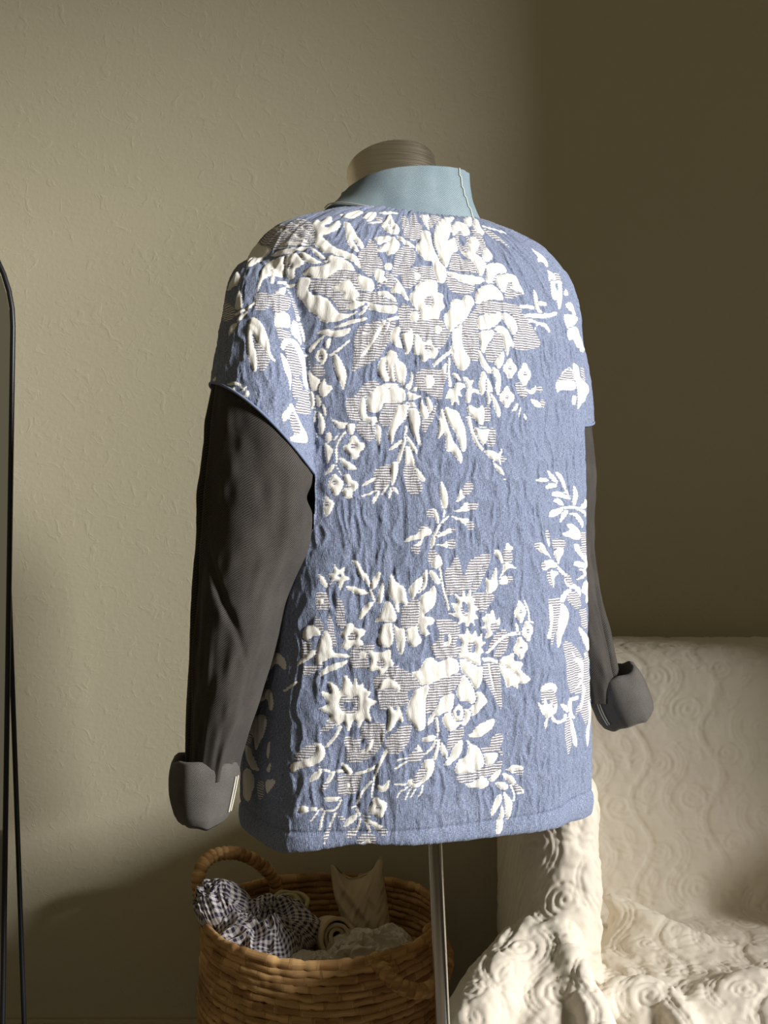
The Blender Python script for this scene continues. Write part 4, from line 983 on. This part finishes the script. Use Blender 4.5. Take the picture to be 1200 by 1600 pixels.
def cuff(sl, cx, cy, zt, zb, hx, hy, roll, yaw, hxb=0.75, seam_th=0.0, wav=0.0):
    """rolled-up cuff: an outer band folded over a rounded lip, with an inner wall"""
    H = zt - zb
    prof = [(-.010, H * .50), (-.0095, .004), (-.008, -.001), (-.0045, -.004), (-.001, -.0015), (0, .004)]
    prof = [(-.010, .05), (-.0095, .01), (-.008, .003), (-.0045, 0), (-.001, .003), (0.0005, .010)] + [(0.001, q) for q in np.linspace(.016, H - .012, 22)] + [(-.001, H - .005), (-.005, H - .0005), (-.009, H - .003), (-.012, H - .012), (-.013, H - .04)]
    nt = 180; th = np.linspace(0, 2 * np.pi, nt, endpoint=False)
    R = []; GU = []; acc = 0
    for k, (ro, q) in enumerate(prof):
        f = np.clip(q / H, 0, 1); k2 = (1 - f) + hxb * f if hxb < 1 else 1 + (hxb - 1) * f
        bulge = 1 + .05 * math.sin(math.pi * min(1, f)) * (1 if ro > -.003 else 0)
        wob = .0022 * vnoise(th * 2.2 + 3, np.full(nt, f * 2.0), seed=41) + .002 * vnoise(th * 1.3, np.full(nt, f + 5), seed=42)
        x = (hx * k2 * bulge + ro + wob) * spow(np.cos(th), .9); y = (hy * (0.4 + .6 * k2) * bulge + ro + wob) * spow(np.sin(th), .9)
        z = -q + wav * np.cos(th + 1.0) * (1 - f) + .003 * vnoise(th * 1.7, np.full(nt, 2.0), seed=43)
        R.append(np.stack([x, y, z], -1)); acc += .004
        GU.append(np.stack([th * .06, np.full(nt, 0.3 - q), 0 * th], -1))
    Pm = np.array(R) - np.array([0, 0, 0])
    Rm = np.array((Matrix.Rotation(yaw, 3, 'Z') @ Matrix.Rotation(roll, 3, 'Y')))
    Pw = Pm @ Rm.T + np.array([cx, cy, zt])
    me = grid_mesh('cuff', Pw, True)
    set_attr(me, 'guv', np.array(GU).reshape(-1, 3), 'FLOAT_VECTOR')
    o = link('cuff', me, M['cuff_denim'], sl)
    o['label'] = 'rolled-up charcoal denim cuff'
    # overlocked raw edge: a zigzag chain between two rows of cream thread
    i = int(seam_th / (2 * np.pi) * nt) % nt
    rows = range(7, 7 + 20)
    for off in (0, 3):
        pts = [Pw[r, (i + off) % nt] for r in rows]
        c = np.array([Pw[r].mean(0) for r in rows]); p = np.array(pts); nrm = p - c; nrm /= np.linalg.norm(nrm, axis=1)[:, None]
        p = p + nrm * .0012
        q = spline(p, False, 6)
        z = np.arange(len(q)); tang = np.gradient(q, axis=0); tang /= np.linalg.norm(tang, axis=1)[:, None]
        nn = np.repeat(nrm, 6, 0)[:len(q)]; nn = np.vstack([nn, nn[-1:]])[:len(q)]
        side = np.cross(tang, nn)
        q = q + side * (.0007 * np.where(z % 4 < 2, 1, -1))[:, None]
        tube_obj('overlock_thread', q, .0007, M['thread'], sl, 5)
    return o
M['cuff_denim'] = mat_denim('grey_denim', lin(48, 46, 44), lin(138, 133, 126), 0.0009, 0.4, 0.3, 0.2)
cuff(SL, -.1945, 1.178, .8165, .748, .0375, .058, 0.03, 0.0, .72, seam_th=5.98, wav=0.004)
_p = at(950, 1052, 1.462)
cuff(SR, _p.x, _p.y, _p.z, _p.z - .068, .036, .050, math.radians(-24), 0.0, 1.0, seam_th=3.75)

def build_collar():
    nphi, nv = 220, 26
    ph = np.radians(np.linspace(-168, 168, nphi)); v = np.linspace(0, 1, nv)
    Vv, Ph = np.meshgrid(v, ph, indexing='ij')
    ax0, ay0, ax1, ay1 = .103, .072, .081, .062
    ax = ax0 + (ax1 - ax0) * Vv; ay = ay0 + (ay1 - ay0) * Vv
    bow = .004 * np.sin(np.pi * Vv)
    ax = ax - bow; ay = ay - bow
    right = np.exp(-((np.degrees(Ph) - 100) / 34) ** 2)          # the folded wing flares on this side
    left = np.exp(-((np.degrees(Ph) + 95) / 40) ** 2)
    ax = ax + .005 * right * Vv ** 2 - .003 * left * Vv
    s = -.009 + ax * np.sin(Ph); d = -.012 + ay * np.cos(Ph)
    zb = 1.4185 + .024 * np.sin(Ph) ** 2 - .02 * (np.abs(Ph) > 2.2) * (np.abs(Ph) - 2.2)
    zt = 1.4880 + .010 * np.sin(Ph) - .012 * left + .006 * right - .03 * np.clip(np.abs(Ph) - 2.0, 0, 1) + .006 * np.exp(-((np.degrees(Ph) - 112) / 12) ** 2)
    Z = zb + (zt - zb) * Vv
    # pressed seam running up the collar
    seam = np.exp(-((np.degrees(Ph) - 35 - 8 * (1 - Vv)) / 2.2) ** 2)
    k = 1 + .03 * seam; s = s * k; d = (d + .012) * k - .012
    wv = .0012 * vnoise(Ph * 5, Vv * 3, seed=51); s = s + wv; d = d + wv
    X, Y = body2world(s, d)
    me = grid_mesh('collar', np.stack([X, Y, Z], -1))
    set_attr(me, 'guv', np.stack([Ph * .085, Z, 0 * Z], -1).reshape(-1, 3), 'FLOAT_VECTOR')
    o = link('collar', me, M['light_denim'], jacket)
    o['label'] = 'light blue denim stand collar'
    m = o.modifiers.new('thickness', 'SOLIDIFY'); m.thickness = .003; m.offset = -1
    Pc = np.stack([X, Y, Z], -1)
    for row, col in ((1, 0),):
        p = Pc[row][45:-40] * 1.0; cen = np.array([BX, BY, 0])
        nrm = p - np.array([BX, BY, 0]); nrm[:, 2] = 0; nrm /= np.linalg.norm(nrm, axis=1)[:, None]
        tube_obj('topstitching', p + nrm * .0012 + np.array([0, 0, .0015]), .0007, M['thread'], o, 5)
    i = int((35 + 168) / 336 * nphi)
    pl = []
    for r in range(1, nv): 
        j = int((35 + 8 * (1 - v[r]) + 168) / 336 * (nphi - 1)); pl.append(Pc[r, j])
    pl = np.array(pl); nrm = pl - np.array([BX, BY, 0]); nrm[:, 2] = 0; nrm /= np.linalg.norm(nrm, axis=1)[:, None]
    tube_obj('seam', pl + nrm * .0003, .0010, M['seam_denim'], o, 6)
M['seam_denim'] = mat_plain('faded_seam', lin(196, 202, 192), 0.95, var=0.15, scale=300)
build_collar()

# ------------------------------------------------------------------ dress form under the jacket
def build_form():
    root = empty('dress_form', (at(703, 1600, 1.33).x, 1.33, 0))
    tag(root, 'dress form with brushed steel neck and chrome pole under the jacket', 'dress form')
    # bust (hidden inside the jacket)
    zs = np.linspace(.79, 1.425, 40); th = np.linspace(0, 2 * np.pi, 64, endpoint=False)
    rows = [(.79, .12, .08), (.9, .13, .085), (1.02, .105, .075), (1.15, .13, .09), (1.25, .14, .09), (1.33, .13, .08), (1.375, .11, .06), (1.405, .07, .05), (1.425, .05, .045)]
    Z, T = np.meshgrid(zs, th, indexing='ij'); a, b = interp_rows(rows, Z)
    X, Y = body2world(a * np.cos(T), -.01 + b * np.sin(T))
    V, F = closed(np.stack([X, Y, Z], -1))
    link('bust', mesh_np('bust', V, F), M['bust'], root)
    # tilted neck with flat cap
    base = np.array([.025, 1.322, 1.415]); axd = np.array([-.158, .34, .927]); axd /= np.linalg.norm(axd)
    e1 = np.array([CP, SP, 0]); e1 -= axd * e1.dot(axd); e1 /= np.linalg.norm(e1); e2 = np.cross(axd, e1)
    prof = [(0, .058), (.03, .0575), (.06, .057), (.0975, .057), (.0995, .0565), (.1005, .055), (.1005, .03), (.1005, .002)]
    th = np.linspace(0, 2 * np.pi, 72, endpoint=False)
    R = [base + axd * q + r * (np.cos(th)[:, None] * e1 + np.sin(th)[:, None] * e2 * .96) for q, r in prof]
    V, F = closed(np.array(R))
    nk = link('neck', mesh_np('neck', V, F), M['steel'], root)
    nk['label'] = 'brushed steel neck cap'
    m = nk.modifiers.new('e', 'EDGE_SPLIT'); m.split_angle = math.radians(40)
    # pole and base
    p0, p1 = at(680, 1320, 1.33), at(692, 1600, 1.33)
    d = (p1 - p0) / (p0.z - p1.z)
    top = p0 - d * (.80 - p0.z); bot = p0 + d * (p0.z - .02)
    tube_obj('pole', [top + (bot - top) * t for t in np.linspace(0, 1, 12)], .0088, M['chrome'], root, 24)
    zr = [(0, .105), (.004, .11), (.012, .105), (.02, .05), (.035, .018), (.05, .012)]
    th = np.linspace(0, 2 * np.pi, 64, endpoint=False)
    R = [np.stack([bot.x + r * np.cos(th), bot.y + r * np.sin(th), np.full(64, q)], -1) for q, r in zr]
    V, F = closed(np.array(R)); link('base', mesh_np('base', V, F), M['chrome'], root)
M['bust'] = mat_plain('bust_cloth', lin(60, 56, 52), 0.9, var=0.1)
build_form()

# ------------------------------------------------------------------ armchair under the quilt
def tri_mesh_arrays(me):
    bm = bmesh.new(); bm.from_mesh(me); bmesh.ops.triangulate(bm, faces=bm.faces[:]); bm.verts.ensure_lookup_table()
    V = np.array([v.co[:] for v in bm.verts]); F = np.array([[v.index for v in f.verts] for f in bm.faces]); bm.free()
    bpy.data.meshes.remove(me); return V, F
def rbox(lo, hi, r, taper=None):
    V, F = tri_mesh_arrays(box_mesh('t', lo, hi, r, 5))
    if taper is not None: V = taper(V)
    return V, F
def capsule(pts, radii):
    c = spline(np.array([p[:] for p in pts]), False, 6); r = np.interp(np.linspace(0, 1, len(c)), np.linspace(0, 1, len(radii)), radii)
    # round the ends
    V, F = tube(c, r, 20, True)
    T = []
    for f in F:
        g = []
        for q in f:
            if q not in g: g.append(q)
        for k in range(1, len(g) - 1): T.append([g[0], g[k], g[k + 1]])
    return V, np.array(T)

def mat_quilt():
    t = NT('white_matelasse_quilt', 0.95, 0.08); o = t.obj()
    n = t.noise(o, 420, 2, 0.6); b = t.noise(o, 5, 3)
    t.color(t.mix(b, lin(216, 206, 188), lin(228, 219, 203)))
    t.bump(n, 0.25, 0.0006); t.b.inputs['Sheen Weight'].default_value = 0.1; return t.m
M['quilt'] = mat_quilt()
M['leather'] = mat_plain('brown_leather', lin(66, 48, 36), 0.5, var=0.1)

def lean_back(V):
    V = V.copy(); V[:, 1] += (V[:, 2] - .45) * .18; return V
def build_chair():
    root = empty('armchair', (.56, 1.7, 0))
    tag(root, 'brown armchair hidden beneath the white quilt beside the basket', 'armchair')
    def part(name, arr):
        V, F = arr; link(name, mesh_np(name, V, F), M['leather'], root)
    part('backrest', rbox((.255, 1.76, .12), (.93, 1.94, .83), .04, lean_back))
    part('seat', rbox((.31, 1.42, .12), (.84, 1.76, .42), .04))
    part('arm', rbox((.215, 1.50, .06), (.285, 1.90, .695), .03))
    part('arm', rbox((.86, 1.50, .06), (.96, 1.90, .635), .045))
    for x in (.25, .92):
        for y in (1.52, 1.88):
            V, F = capsule([Vector((x, y, .0)), Vector((x, y, .04)), Vector((x, y, .08))], [.015, .02, .025]); link('leg', mesh_np('leg', V, F), M['black_metal'], root)

def build_quilt():
    parts = [rbox((.235, 1.735, .10), (.955, 1.965, .852), .05, lean_back),
             rbox((.29, 1.40, .10), (.87, 1.80, .440), .05),
             rbox((.195, 1.475, .22), (.305, 1.93, .725), .052),
             rbox((.84, 1.475, .22), (.985, 1.93, .665), .062)]
    A = at
    def c(pts, r): parts.append(capsule(pts, r))
    # quilt falling over the arm and fanning out to the floor
    c([A(882, 1290, 1.535), A(880, 1400, 1.525), A(872, 1470, 1.52)], [.050, .052, .054])
    c([A(868, 1415, 1.515), A(838, 1450, 1.490), A(803, 1492, 1.460), A(768, 1545, 1.42), A(738, 1615, 1.39), A(715, 1720, 1.36)], [.018, .024, .032, .038, .044, .06])
    c([A(872, 1448, 1.475), A(892, 1500, 1.43), A(915, 1555, 1.40), A(938, 1625, 1.37), A(950, 1740, 1.35)], [.020, .020, .022, .026, .04])
    c([A(850, 1460, 1.505), A(846, 1540, 1.468), A(840, 1620, 1.445), A(832, 1760, 1.42)], [.056, .066, .082, .09])
    c([A(826, 1540, 1.44), A(822, 1600, 1.42), A(815, 1700, 1.40)], [.012, .026, .04])
    c([A(882, 1540, 1.44), A(888, 1600, 1.42), A(895, 1700, 1.40)], [.02, .036, .045])
    # folds bunched on the seat
    c([A(938, 1400, 1.665), A(965, 1412, 1.655), A(1010, 1440, 1.635), A(1060, 1470, 1.615), A(1110, 1492, 1.60), A(1180, 1520, 1.58)], [.006, .016, .022, .026, .026, .024])
    c([A(950, 1430, 1.66), A(985, 1465, 1.63), A(1040, 1490, 1.60), A(1100, 1512, 1.585)], [.010, .022, .028, .026])
    c([A(945, 1480, 1.63), A(990, 1500, 1.595), A(1060, 1525, 1.56)], [.015, .03, .03])
    c([A(930, 1572, 1.43), A(975, 1552, 1.445), A(1030, 1556, 1.44), A(1062, 1585, 1.41), A(1080, 1640, 1.38)], [.02, .022, .020, .02, .02])
    c([A(1080, 1575, 1.44), A(1130, 1556, 1.46), A(1200, 1548, 1.47), A(1300, 1560, 1.47)], [.016, .026, .028, .03])
    c([A(1105, 1490, 1.60), A(1150, 1516, 1.57), A(1230, 1520, 1.58)], [.012, .024, .026])
    c([A(1040, 1350, 1.785), A(1060, 1410, 1.755), A(1064, 1450, 1.72), A(1070, 1480, 1.68)], [.006, .016, .02, .02])
    V, F = remeshed(parts, .0050, 36, 1)
    keep = (V[:, 2] > .105)[F].all(1)
    # leave off what turns to the wall and the underside
    V, F, _ = keep_faces(V, F, keep)
    me = mesh_np('quilt', V, F); N = get_no(me)
    # stitched scrollwork relief in cloth coordinates: across, and down the back and over the seat
    res = .0015; u0, u1, v0, v1 = .0, 1.05, 1.35, 3.0
    nu, nv = int((u1 - u0) / res), int((v1 - v0) / res)
    line = np.zeros((nv, nu), np.float32)
    rnd = random.Random(5)
    def draw(pts, w=1.0):
        p = np.array(pts, float)
        for a, b in zip(p[:-1], p[1:]):
            n = max(2, int(np.linalg.norm(b - a) / res * 1.5))
            for t in np.linspace(0, 1, n):
                q = a + (b - a) * t; i = int((q[1] - v0) / res); j = int((q[0] - u0) / res)
                if 0 <= i < nv and 0 <= j < nu: line[i, j] = max(line[i, j], w)
    def spiral(cu, cv, R, turns, a0, sgn):
        t = np.linspace(0, 1, 60); r = R * (1 - .88 * t); a = a0 + sgn * 2 * np.pi * turns * t
        draw(np.stack([cu + r * np.cos(a), cv + r * np.sin(a)], -1))
    def petal(cu, cv, a, L, w):
        t = np.linspace(0, 1, 20); d = np.array([math.cos(a), math.sin(a)]); n = np.array([-d[1], d[0]])
        for sg in (1, -1):
            draw(np.array([cu, cv]) + np.outer(t * L, d) + np.outer(sg * np.sin(np.pi * t) ** .8 * w / 2, n))
        draw(np.array([cu, cv]) + np.outer(t * L * .8, d), .6)
    for ci, cu in enumerate(np.arange(.06, 1.05, .118)):
        ph = rnd.random() * .1
        vv = np.linspace(v0, v1, 300)
        draw(np.stack([cu + .016 * np.sin((vv + ph) * 38), vv], -1)); draw(np.stack([cu + .006 + .016 * np.sin((vv + ph) * 38), vv], -1))
        for k, cv in enumerate(np.arange(v0, v1, .082)):
            s = 1 if k % 2 else -1
            spiral(cu + s * .030 + rnd.uniform(-.004, .004), cv + ph * .5, rnd.uniform(.022, .029), 2.2, rnd.random() * 6, s)
            petal(cu - s * .012, cv + ph * .5, math.pi / 2 + s * 1.1, .045, .022)
            petal(cu - s * .014, cv + ph * .5 - .01, -math.pi / 2 + s * 2.2, .042, .018)
            petal(cu - s * .010, cv + ph * .5 + .012, math.pi / 2 + s * .35, .040, .016)
            for e in range(3):
                t = np.linspace(-.9, .9, 14); r = .036 + .007 * e
                draw(np.stack([cu + s * .030 + r * np.cos(t + (0 if s > 0 else math.pi)), cv + ph * .5 + r * np.sin(t + (0 if s > 0 else math.pi))], -1), .8)
    U, Vv = np.meshgrid(u0 + np.arange(nu) * res, v0 + np.arange(nv) * res)
    l1 = np.clip(blur(line, 1.1) * 2.6, 0, 1); l3 = np.clip(blur(line, 3.2) * 3.5, 0, 1)
    hm = .0016 * (1 - l3) - .0021 * l1 + .0007 * vnoise(U / .006, Vv / .009, seed=8) + .0006 * vnoise(U / .013, Vv / .010, seed=9)
    uu = V[:, 0] + .25 * np.clip(1.55 - V[:, 1], 0, 1); vq = V[:, 2] + V[:, 1]
    x = np.clip((uu - u0) / res, 0, nu - 2); y = np.clip((vq - v0) / res, 0, nv - 2)
    i = y.astype(int); j = x.astype(int); fy = y - i; fx = x - j
    h = (hm[i, j] * (1 - fx) + hm[i, j + 1] * fx) * (1 - fy) + (hm[i + 1, j] * (1 - fx) + hm[i + 1, j + 1] * fx) * fy
    big = .0022 * vnoise(V[:, 0] / .05, V[:, 1] / .06, V[:, 2] / .09, seed=12) + .0016 * vnoise(V[:, 0] / .018, V[:, 1] / .02, V[:, 2] / .022, seed=13)
    calm = np.clip((1.72 - V[:, 1]) / .15, .25, 1)
    h = h * (.65 + .5 * calm) + big * calm
    set_co(me, V + N * h[:, None])
    o = link('quilt', me, M['quilt'])
    tag(o, 'cream white quilt with stitched scrollwork draped over the armchair', 'quilt')
build_chair()
build_quilt()

# ------------------------------------------------------------------ coiled basket
def mat_basket():
    t = NT('water_hyacinth', 0.8, 0.25); g = t.attr('guv', True); o = t.obj()
    fib = t.noise(t.scale(g, (40, 900, 1)), 1, 3, 0.6, .3); patch = t.noise(t.scale(g, (22, 60, 1)), 1, 2, 0.5); blot = t.noise(o, 9, 3, .6)
    c = t.mix(t.step(patch, .3, .7), lin(150, 110, 66), lin(218, 176, 120))
    c = t.mix(t.math('MULTIPLY', t.step(fib, .45, .8), .5), c, lin(92, 62, 36))
    c = t.mix(t.math('MULTIPLY', t.step(blot, .55, .75), .55), c, lin(110, 82, 54))
    t.color(c); t.bump(fib, .4, .0012); return t.m
M['basket'] = mat_basket()
BKC = Vector((-.102, 1.822, 0)); BKR = .2; BKH = .405
def build_basket():
    root = empty('basket', BKC)
    tag(root, 'round coiled brown woven basket with two wrapped handles holding cloths', 'basket')
    pitch = .0118; n = int(BKH / pitch); nt, ns = 220, 10
    th = np.linspace(0, 2 * np.pi, nt, endpoint=False); ps = np.linspace(0, 2 * np.pi, ns, endpoint=False)
    for k in range(n + 1):
        z = .006 + k * pitch
        f = z / BKH
        R0 = BKR * (.90 + .115 * math.sin(math.pi * min(1, f * .62 + .12)))
        rr = .0066 if k < n else .0088
        nb = 30 + (k * 7) % 5
        phase = th * nb / 2 + k * 2.1
        saw = np.abs(((phase / np.pi) % 1.0) - .5) * 2                  # wrap seams
        wrap = 1 - .34 * np.exp(-((1 - saw) / .10) ** 2)
        wob = .0016 * vnoise(th * 3 + k * .23, np.full(nt, k * .31), seed=61) + .0012 * vnoise(th * 11, np.full(nt, k * 1.7), seed=62)
        zw = .0022 * vnoise(th * 2.2, np.full(nt, k * .12), seed=63) + .0012 * vnoise(th * 13, np.full(nt, k * 2.9), seed=64) + .005 * f * np.sin(th * 2 + 1)
        r = rr * wrap * (1 + .12 * vnoise(th * 17, np.full(nt, k * 3.3), seed=65))
        rad = R0 + wob
        X = BKC.x + (rad[:, None] + (r * .75)[:, None] * np.cos(ps)) * np.cos(th)[:, None]
        Y = BKC.y + (rad[:, None] + (r * .75)[:, None] * np.cos(ps)) * np.sin(th)[:, None]
        Z = z + zw[:, None] + r[:, None] * np.sin(ps)[None, :]
        Pm = np.stack([X, Y, Z], -1)
        F = grid_faces(nt, ns, True)
        # close the ring
        last = np.stack([(nt - 1) * ns + np.arange(ns), (nt - 1) * ns + (np.arange(ns) + 1) % ns, (np.arange(ns) + 1) % ns, np.arange(ns)], -1)
        me = mesh_np('coil', Pm.reshape(-1, 3), np.vstack([F, last]))
        seg = np.floor(phase / np.pi + .5)
        gu = np.stack([np.broadcast_to((seg * .37 + k * 1.3)[:, None] % 50, Z.shape), np.broadcast_to(z + r[:, None] * np.sin(ps)[None, :] + seg[:, None] * .013, Z.shape), 0 * Z], -1)
        gu[..., 0] = gu[..., 0] + th[:, None] * .2 * 0.2
        set_attr(me, 'guv', gu.reshape(-1, 3), 'FLOAT_VECTOR')
        link('coil', me, M['basket'], root)
    # bottom
    V, F = closed(np.stack([np.stack([BKC.x + r * np.cos(th), BKC.y + r * np.sin(th), np.full(nt, z)], -1) for r, z in ((.17, .002), (.175, .006), (.17, .012))]))
    me = mesh_np('bottom', V, F); set_attr(me, 'guv', V, 'FLOAT_VECTOR'); link('bottom', me, M['basket'], root)
    def handle(pts, r0):
        c = spline(np.array([p[:] for p in pts]), False, 40)
        L = np.concatenate([[0], np.cumsum(np.linalg.norm(np.diff(c, axis=0), axis=1))]); m = int(L[-1] / .0012)
        cc = np.stack([np.interp(np.linspace(0, L[-1], m), L, c[:, q]) for q in range(3)], -1)
        t = np.linspace(0, L[-1], m)
        w = np.abs(np.sin(t / .0105 * np.pi + .5 * vnoise(t * 90, t * 0, seed=71)))
        r = r0 * (.80 + .24 * w ** .55 + .05 * vnoise(t * 130, t * 0, seed=72))
        V, F = tube(cc, r, 12, True)
        me = mesh_any('handle', V, F); vv = get_co(me)
        seg = np.repeat(np.floor(t / .0105), 12); seg = np.concatenate([seg, [0, 0]])
        set_attr(me, 'guv', np.stack([seg * .37, vv[:, 2] + seg * .013, 0 * seg], -1), 'FLOAT_VECTOR')
        o = link('handle', me, M['basket'], root); o['label'] = 'rope-wrapped handle'
    A = at
    handle([A(322, 1450, 1.86), A(312, 1405, 1.865), A(312, 1362, 1.88), A(332, 1338, 1.90), A(368, 1333, 1.92), A(402, 1347, 1.94), A(425, 1370, 1.955), A(432, 1392, 1.965), A(433, 1425, 1.97)], .0118)
    handle([A(583, 1495, 1.655), A(598, 1515, 1.635), A(618, 1536, 1.62), A(645, 1548, 1.62), A(672, 1545, 1.64), A(694, 1520, 1.68), A(697, 1488, 1.72), A(684, 1465, 1.75), A(668, 1452, 1.77)], .0118)
build_basket()

# ------------------------------------------------------------------ cloths in the basket
def mat_cloth(name, c, var=.06):
    t = NT(name, .95, .05); o = t.obj(); f = t.noise(o, 600, 2, .6); b = t.noise(o, 14, 3)
    t.color(t.mix(b, tuple(x * (1 - var) for x in c), tuple(min(1, x * (1 + var)) for x in c))); t.bump(f, .25, .0005); return t.m
def mat_gingham():
    t = NT('gingham', .95, .05); g = t.attr('guv', True); u, v, _ = sep(t, g); p = 2 * math.pi / .0125
    a = t.step(t.math('SINE', t.math('MULTIPLY', u, p)), -.15, .15); b = t.step(t.math('SINE', t.math('MULTIPLY', v, p)), -.15, .15)
    f = t.math('MULTIPLY', t.math('ADD', a, b), .5)
    t.color(t.mix(f, lin(214, 208, 206), lin(62, 58, 78))); t.bump(t.noise(g, 700, 1), .2, .0005); return t.m
M['gingham'] = mat_gingham(); M['olive_cloth'] = mat_cloth('olive_cloth', lin(176, 164, 122)); M['linen'] = mat_cloth('beige_linen', lin(190, 172, 144))
M['white_cloth'] = mat_cloth('white_cloth', lin(214, 206, 192)); M['cream_cloth'] = mat_cloth('cream_cloth', lin(196, 178, 146))

def crumple(name, c, size, seed, mat, label, cat='cloth', n=130, amp=.35, uvs=.30, freq=2.6, shape=None, tilt=(0, 0, 0)):
    """a crumpled sheet: dome of cloth with sharp, directional folds"""
    a = np.linspace(-1, 1, n); U, V = np.meshgrid(a, a)
    r = np.clip(np.hypot(U, V), 0, 1.414)
    k = np.maximum(np.abs(U), np.abs(V)) / np.maximum(r, 1e-6)
    X = U * k; Y = V * k; R = np.hypot(X, Y)
    ridg = lambda f, s: 1 - 2 * np.abs(vnoise(U * f + s * 3.1, V * f * .8 + s, np.full(U.shape, s * .37), seed=seed + s))
    fold = .55 * ridg(freq, 1) + .35 * ridg(freq * 1.9, 2) + .18 * ridg(freq * 3.7, 3)
    Z = np.sqrt(np.clip(1 - R ** 2.2, 0, 1)) * (1 + 0) + amp * fold * (1 - .5 * R)
    wx = .22 * vnoise(U * 2.2, V * 2.2, seed=seed + 7); wy = .22 * vnoise(U * 2.2, V * 2.2, seed=seed + 8)
    rr = 1 + .16 * vnoise(np.arctan2(Y, X) * 1.3 + 9, R, seed=seed + 9)
    Pm = np.stack([(X * rr + wx * (1 - R)) * size[0], (Y * rr + wy * (1 - R)) * size[1], Z * size[2]], -1)
    if shape: Pm = shape(Pm, U, V)
    Rm = np.array(Euler(tilt).to_matrix()); Pm = Pm @ Rm.T + np.array(c[:])
    me = grid_mesh(name, Pm)
    set_attr(me, 'guv', np.stack([U * uvs / 2 + .004 * wx, V * uvs / 2, 0 * U], -1).reshape(-1, 3), 'FLOAT_VECTOR')
    o = link(name, me, mat)
    m = o.modifiers.new('thickness', 'SOLIDIFY'); m.thickness = .002
    tag(o, label, cat); return o

def roll(name, c, axis, L, R, mat, label, turns=3.2, up=(0, 0, 1)):
    """rolled cloth with its spiral end showing"""
    n = 150; t = np.linspace(0, 1, n); a = t * turns * 2 * np.pi; r = R * (.12 + .88 * t)
    m = 26; w = np.linspace(-.5, .5, m)
    ax = Vector(axis).normalized(); e1 = ax.orthogonal().normalized(); e2 = ax.cross(e1)
    A_, W_ = np.meshgrid(np.arange(n), w, indexing='ij')
    rr = r[A_] * (1 + .06 * vnoise(a[A_] * .9, W_ * 3, seed=81) + .03 * vnoise(a[A_] * 3, W_ * 9, seed=82)); aa = a[A_]
    ww = W_ * L + .006 * vnoise(a[A_] * .5, W_ * 0 + 3, seed=83) * np.sign(W_)
    Pm = np.array(c[:]) + (rr * np.cos(aa))[..., None] * np.array(e1[:]) + (rr * np.sin(aa))[..., None] * np.array(e2[:]) + ww[..., None] * np.array(ax[:])
    me = grid_mesh(name, Pm); o = link(name, me, mat); md = o.modifiers.new('thickness', 'SOLIDIFY'); md.thickness = R / turns * .7; md.offset = -1
    tag(o, label, 'cloth'); return o

def build_cloths():
    A = at
    # heap of folded linen that fills the basket up to the visible pieces
    crumple('folded_linen', (BKC.x, BKC.y, .25), (.165, .165, .05), 5, M['cream_cloth'], 'heap of cream cloth at the bottom of the basket', amp=.25)
    ging = crumple('gingham_cloth', A(412, 1478, 1.78), (.092, .068, .060), 21, M['gingham'], 'grey and white gingham cloth bunched over the basket rim', uvs=.30, amp=.7, freq=2.0, tilt=(.45, -.15, .3))
    knot = crumple('knotted_end', A(350, 1426, 1.79), (.045, .040, .056), 44, M['gingham'], None, uvs=.17, amp=.5, freq=2.0, tilt=(.6, -.4, 0))
    knot.parent = ging
    del knot['category']
    roll('rolled_cloth', A(447, 1442, 1.85), (.16, -.30, 1), .085, .030, M['olive_cloth'], 'rolled olive cloth between the gingham and the linen pouch')
    roll('rolled_cloth', A(520, 1462, 1.80), (.25, -1, .35), .10, .028, M['cream_cloth'], 'small rolled cream cloth below the linen pouch')
    # linen pouch standing up, two corners folded like ears
    n = 90; a = np.linspace(-1, 1, n); U, V = np.meshgrid(a, a)
    p00, p10, p11, p01 = A(545, 1478, 1.86), A(612, 1460, 1.86), A(598, 1356, 1.93), A(515, 1370, 1.93)
    for side in (1,):
        s = (U + 1) / 2; t = (V + 1) / 2
        B = lambda p: np.array(p[:])
        base = (B(p00)[None, None] * ((1 - s) * (1 - t))[..., None] + B(p10) * (s * (1 - t))[..., None] + B(p11) * (s * t)[..., None] + B(p01) * ((1 - s) * t)[..., None])
        puff = .030 * (1 - U ** 2) ** .6 * (1 - np.clip(V, -1, 1) ** 4) + .006 * vnoise(U * 3 + V * 2, V * 1.2, seed=91) + .003 * vnoise(U * 6 - V * 5, V * 3, seed=92)
        ear = .022 * np.exp(-((U + .95) / .35) ** 2 - ((V - 1) / .25) ** 2) + .020 * np.exp(-((U - .95) / .30) ** 2 - ((V - 1) / .25) ** 2)
        front = base + np.stack([0 * U, -puff, ear - .010 * np.exp(-(U / .5) ** 2 - ((V - 1) / .3) ** 2)], -1)
        back = base + np.stack([0 * U, puff * .7, ear - .010 * np.exp(-(U / .5) ** 2 - ((V - 1) / .3) ** 2)], -1)
        Pm = np.concatenate([front, back[:, ::-1]], 1)
        me = grid_mesh('linen_pouch', Pm, True)
        o = link('linen_pouch', me, M['linen']); tag(o, 'beige linen pouch standing upright in the basket', 'pouch')
    crumple('white_cloth', A(570, 1500, 1.75), (.07, .05, .028), 63, M['white_cloth'], 'crumpled white cloth at the front of the basket below the pouch', amp=.85, freq=2.0, tilt=(.4, 0, .2))
    crumple('white_cloth', A(615, 1488, 1.78), (.04, .05, .026), 72, M['white_cloth'], 'white cloth tucked against the basket side by the sagging handle', amp=.8, tilt=(.2, -.3, .6))
    crumple('white_cloth', A(490, 1512, 1.72), (.05, .03, .02), 84, M['white_cloth'], 'flat white cloth edge between gingham cloth and basket rim', amp=.4, tilt=(.2, 0, 0))
build_cloths()
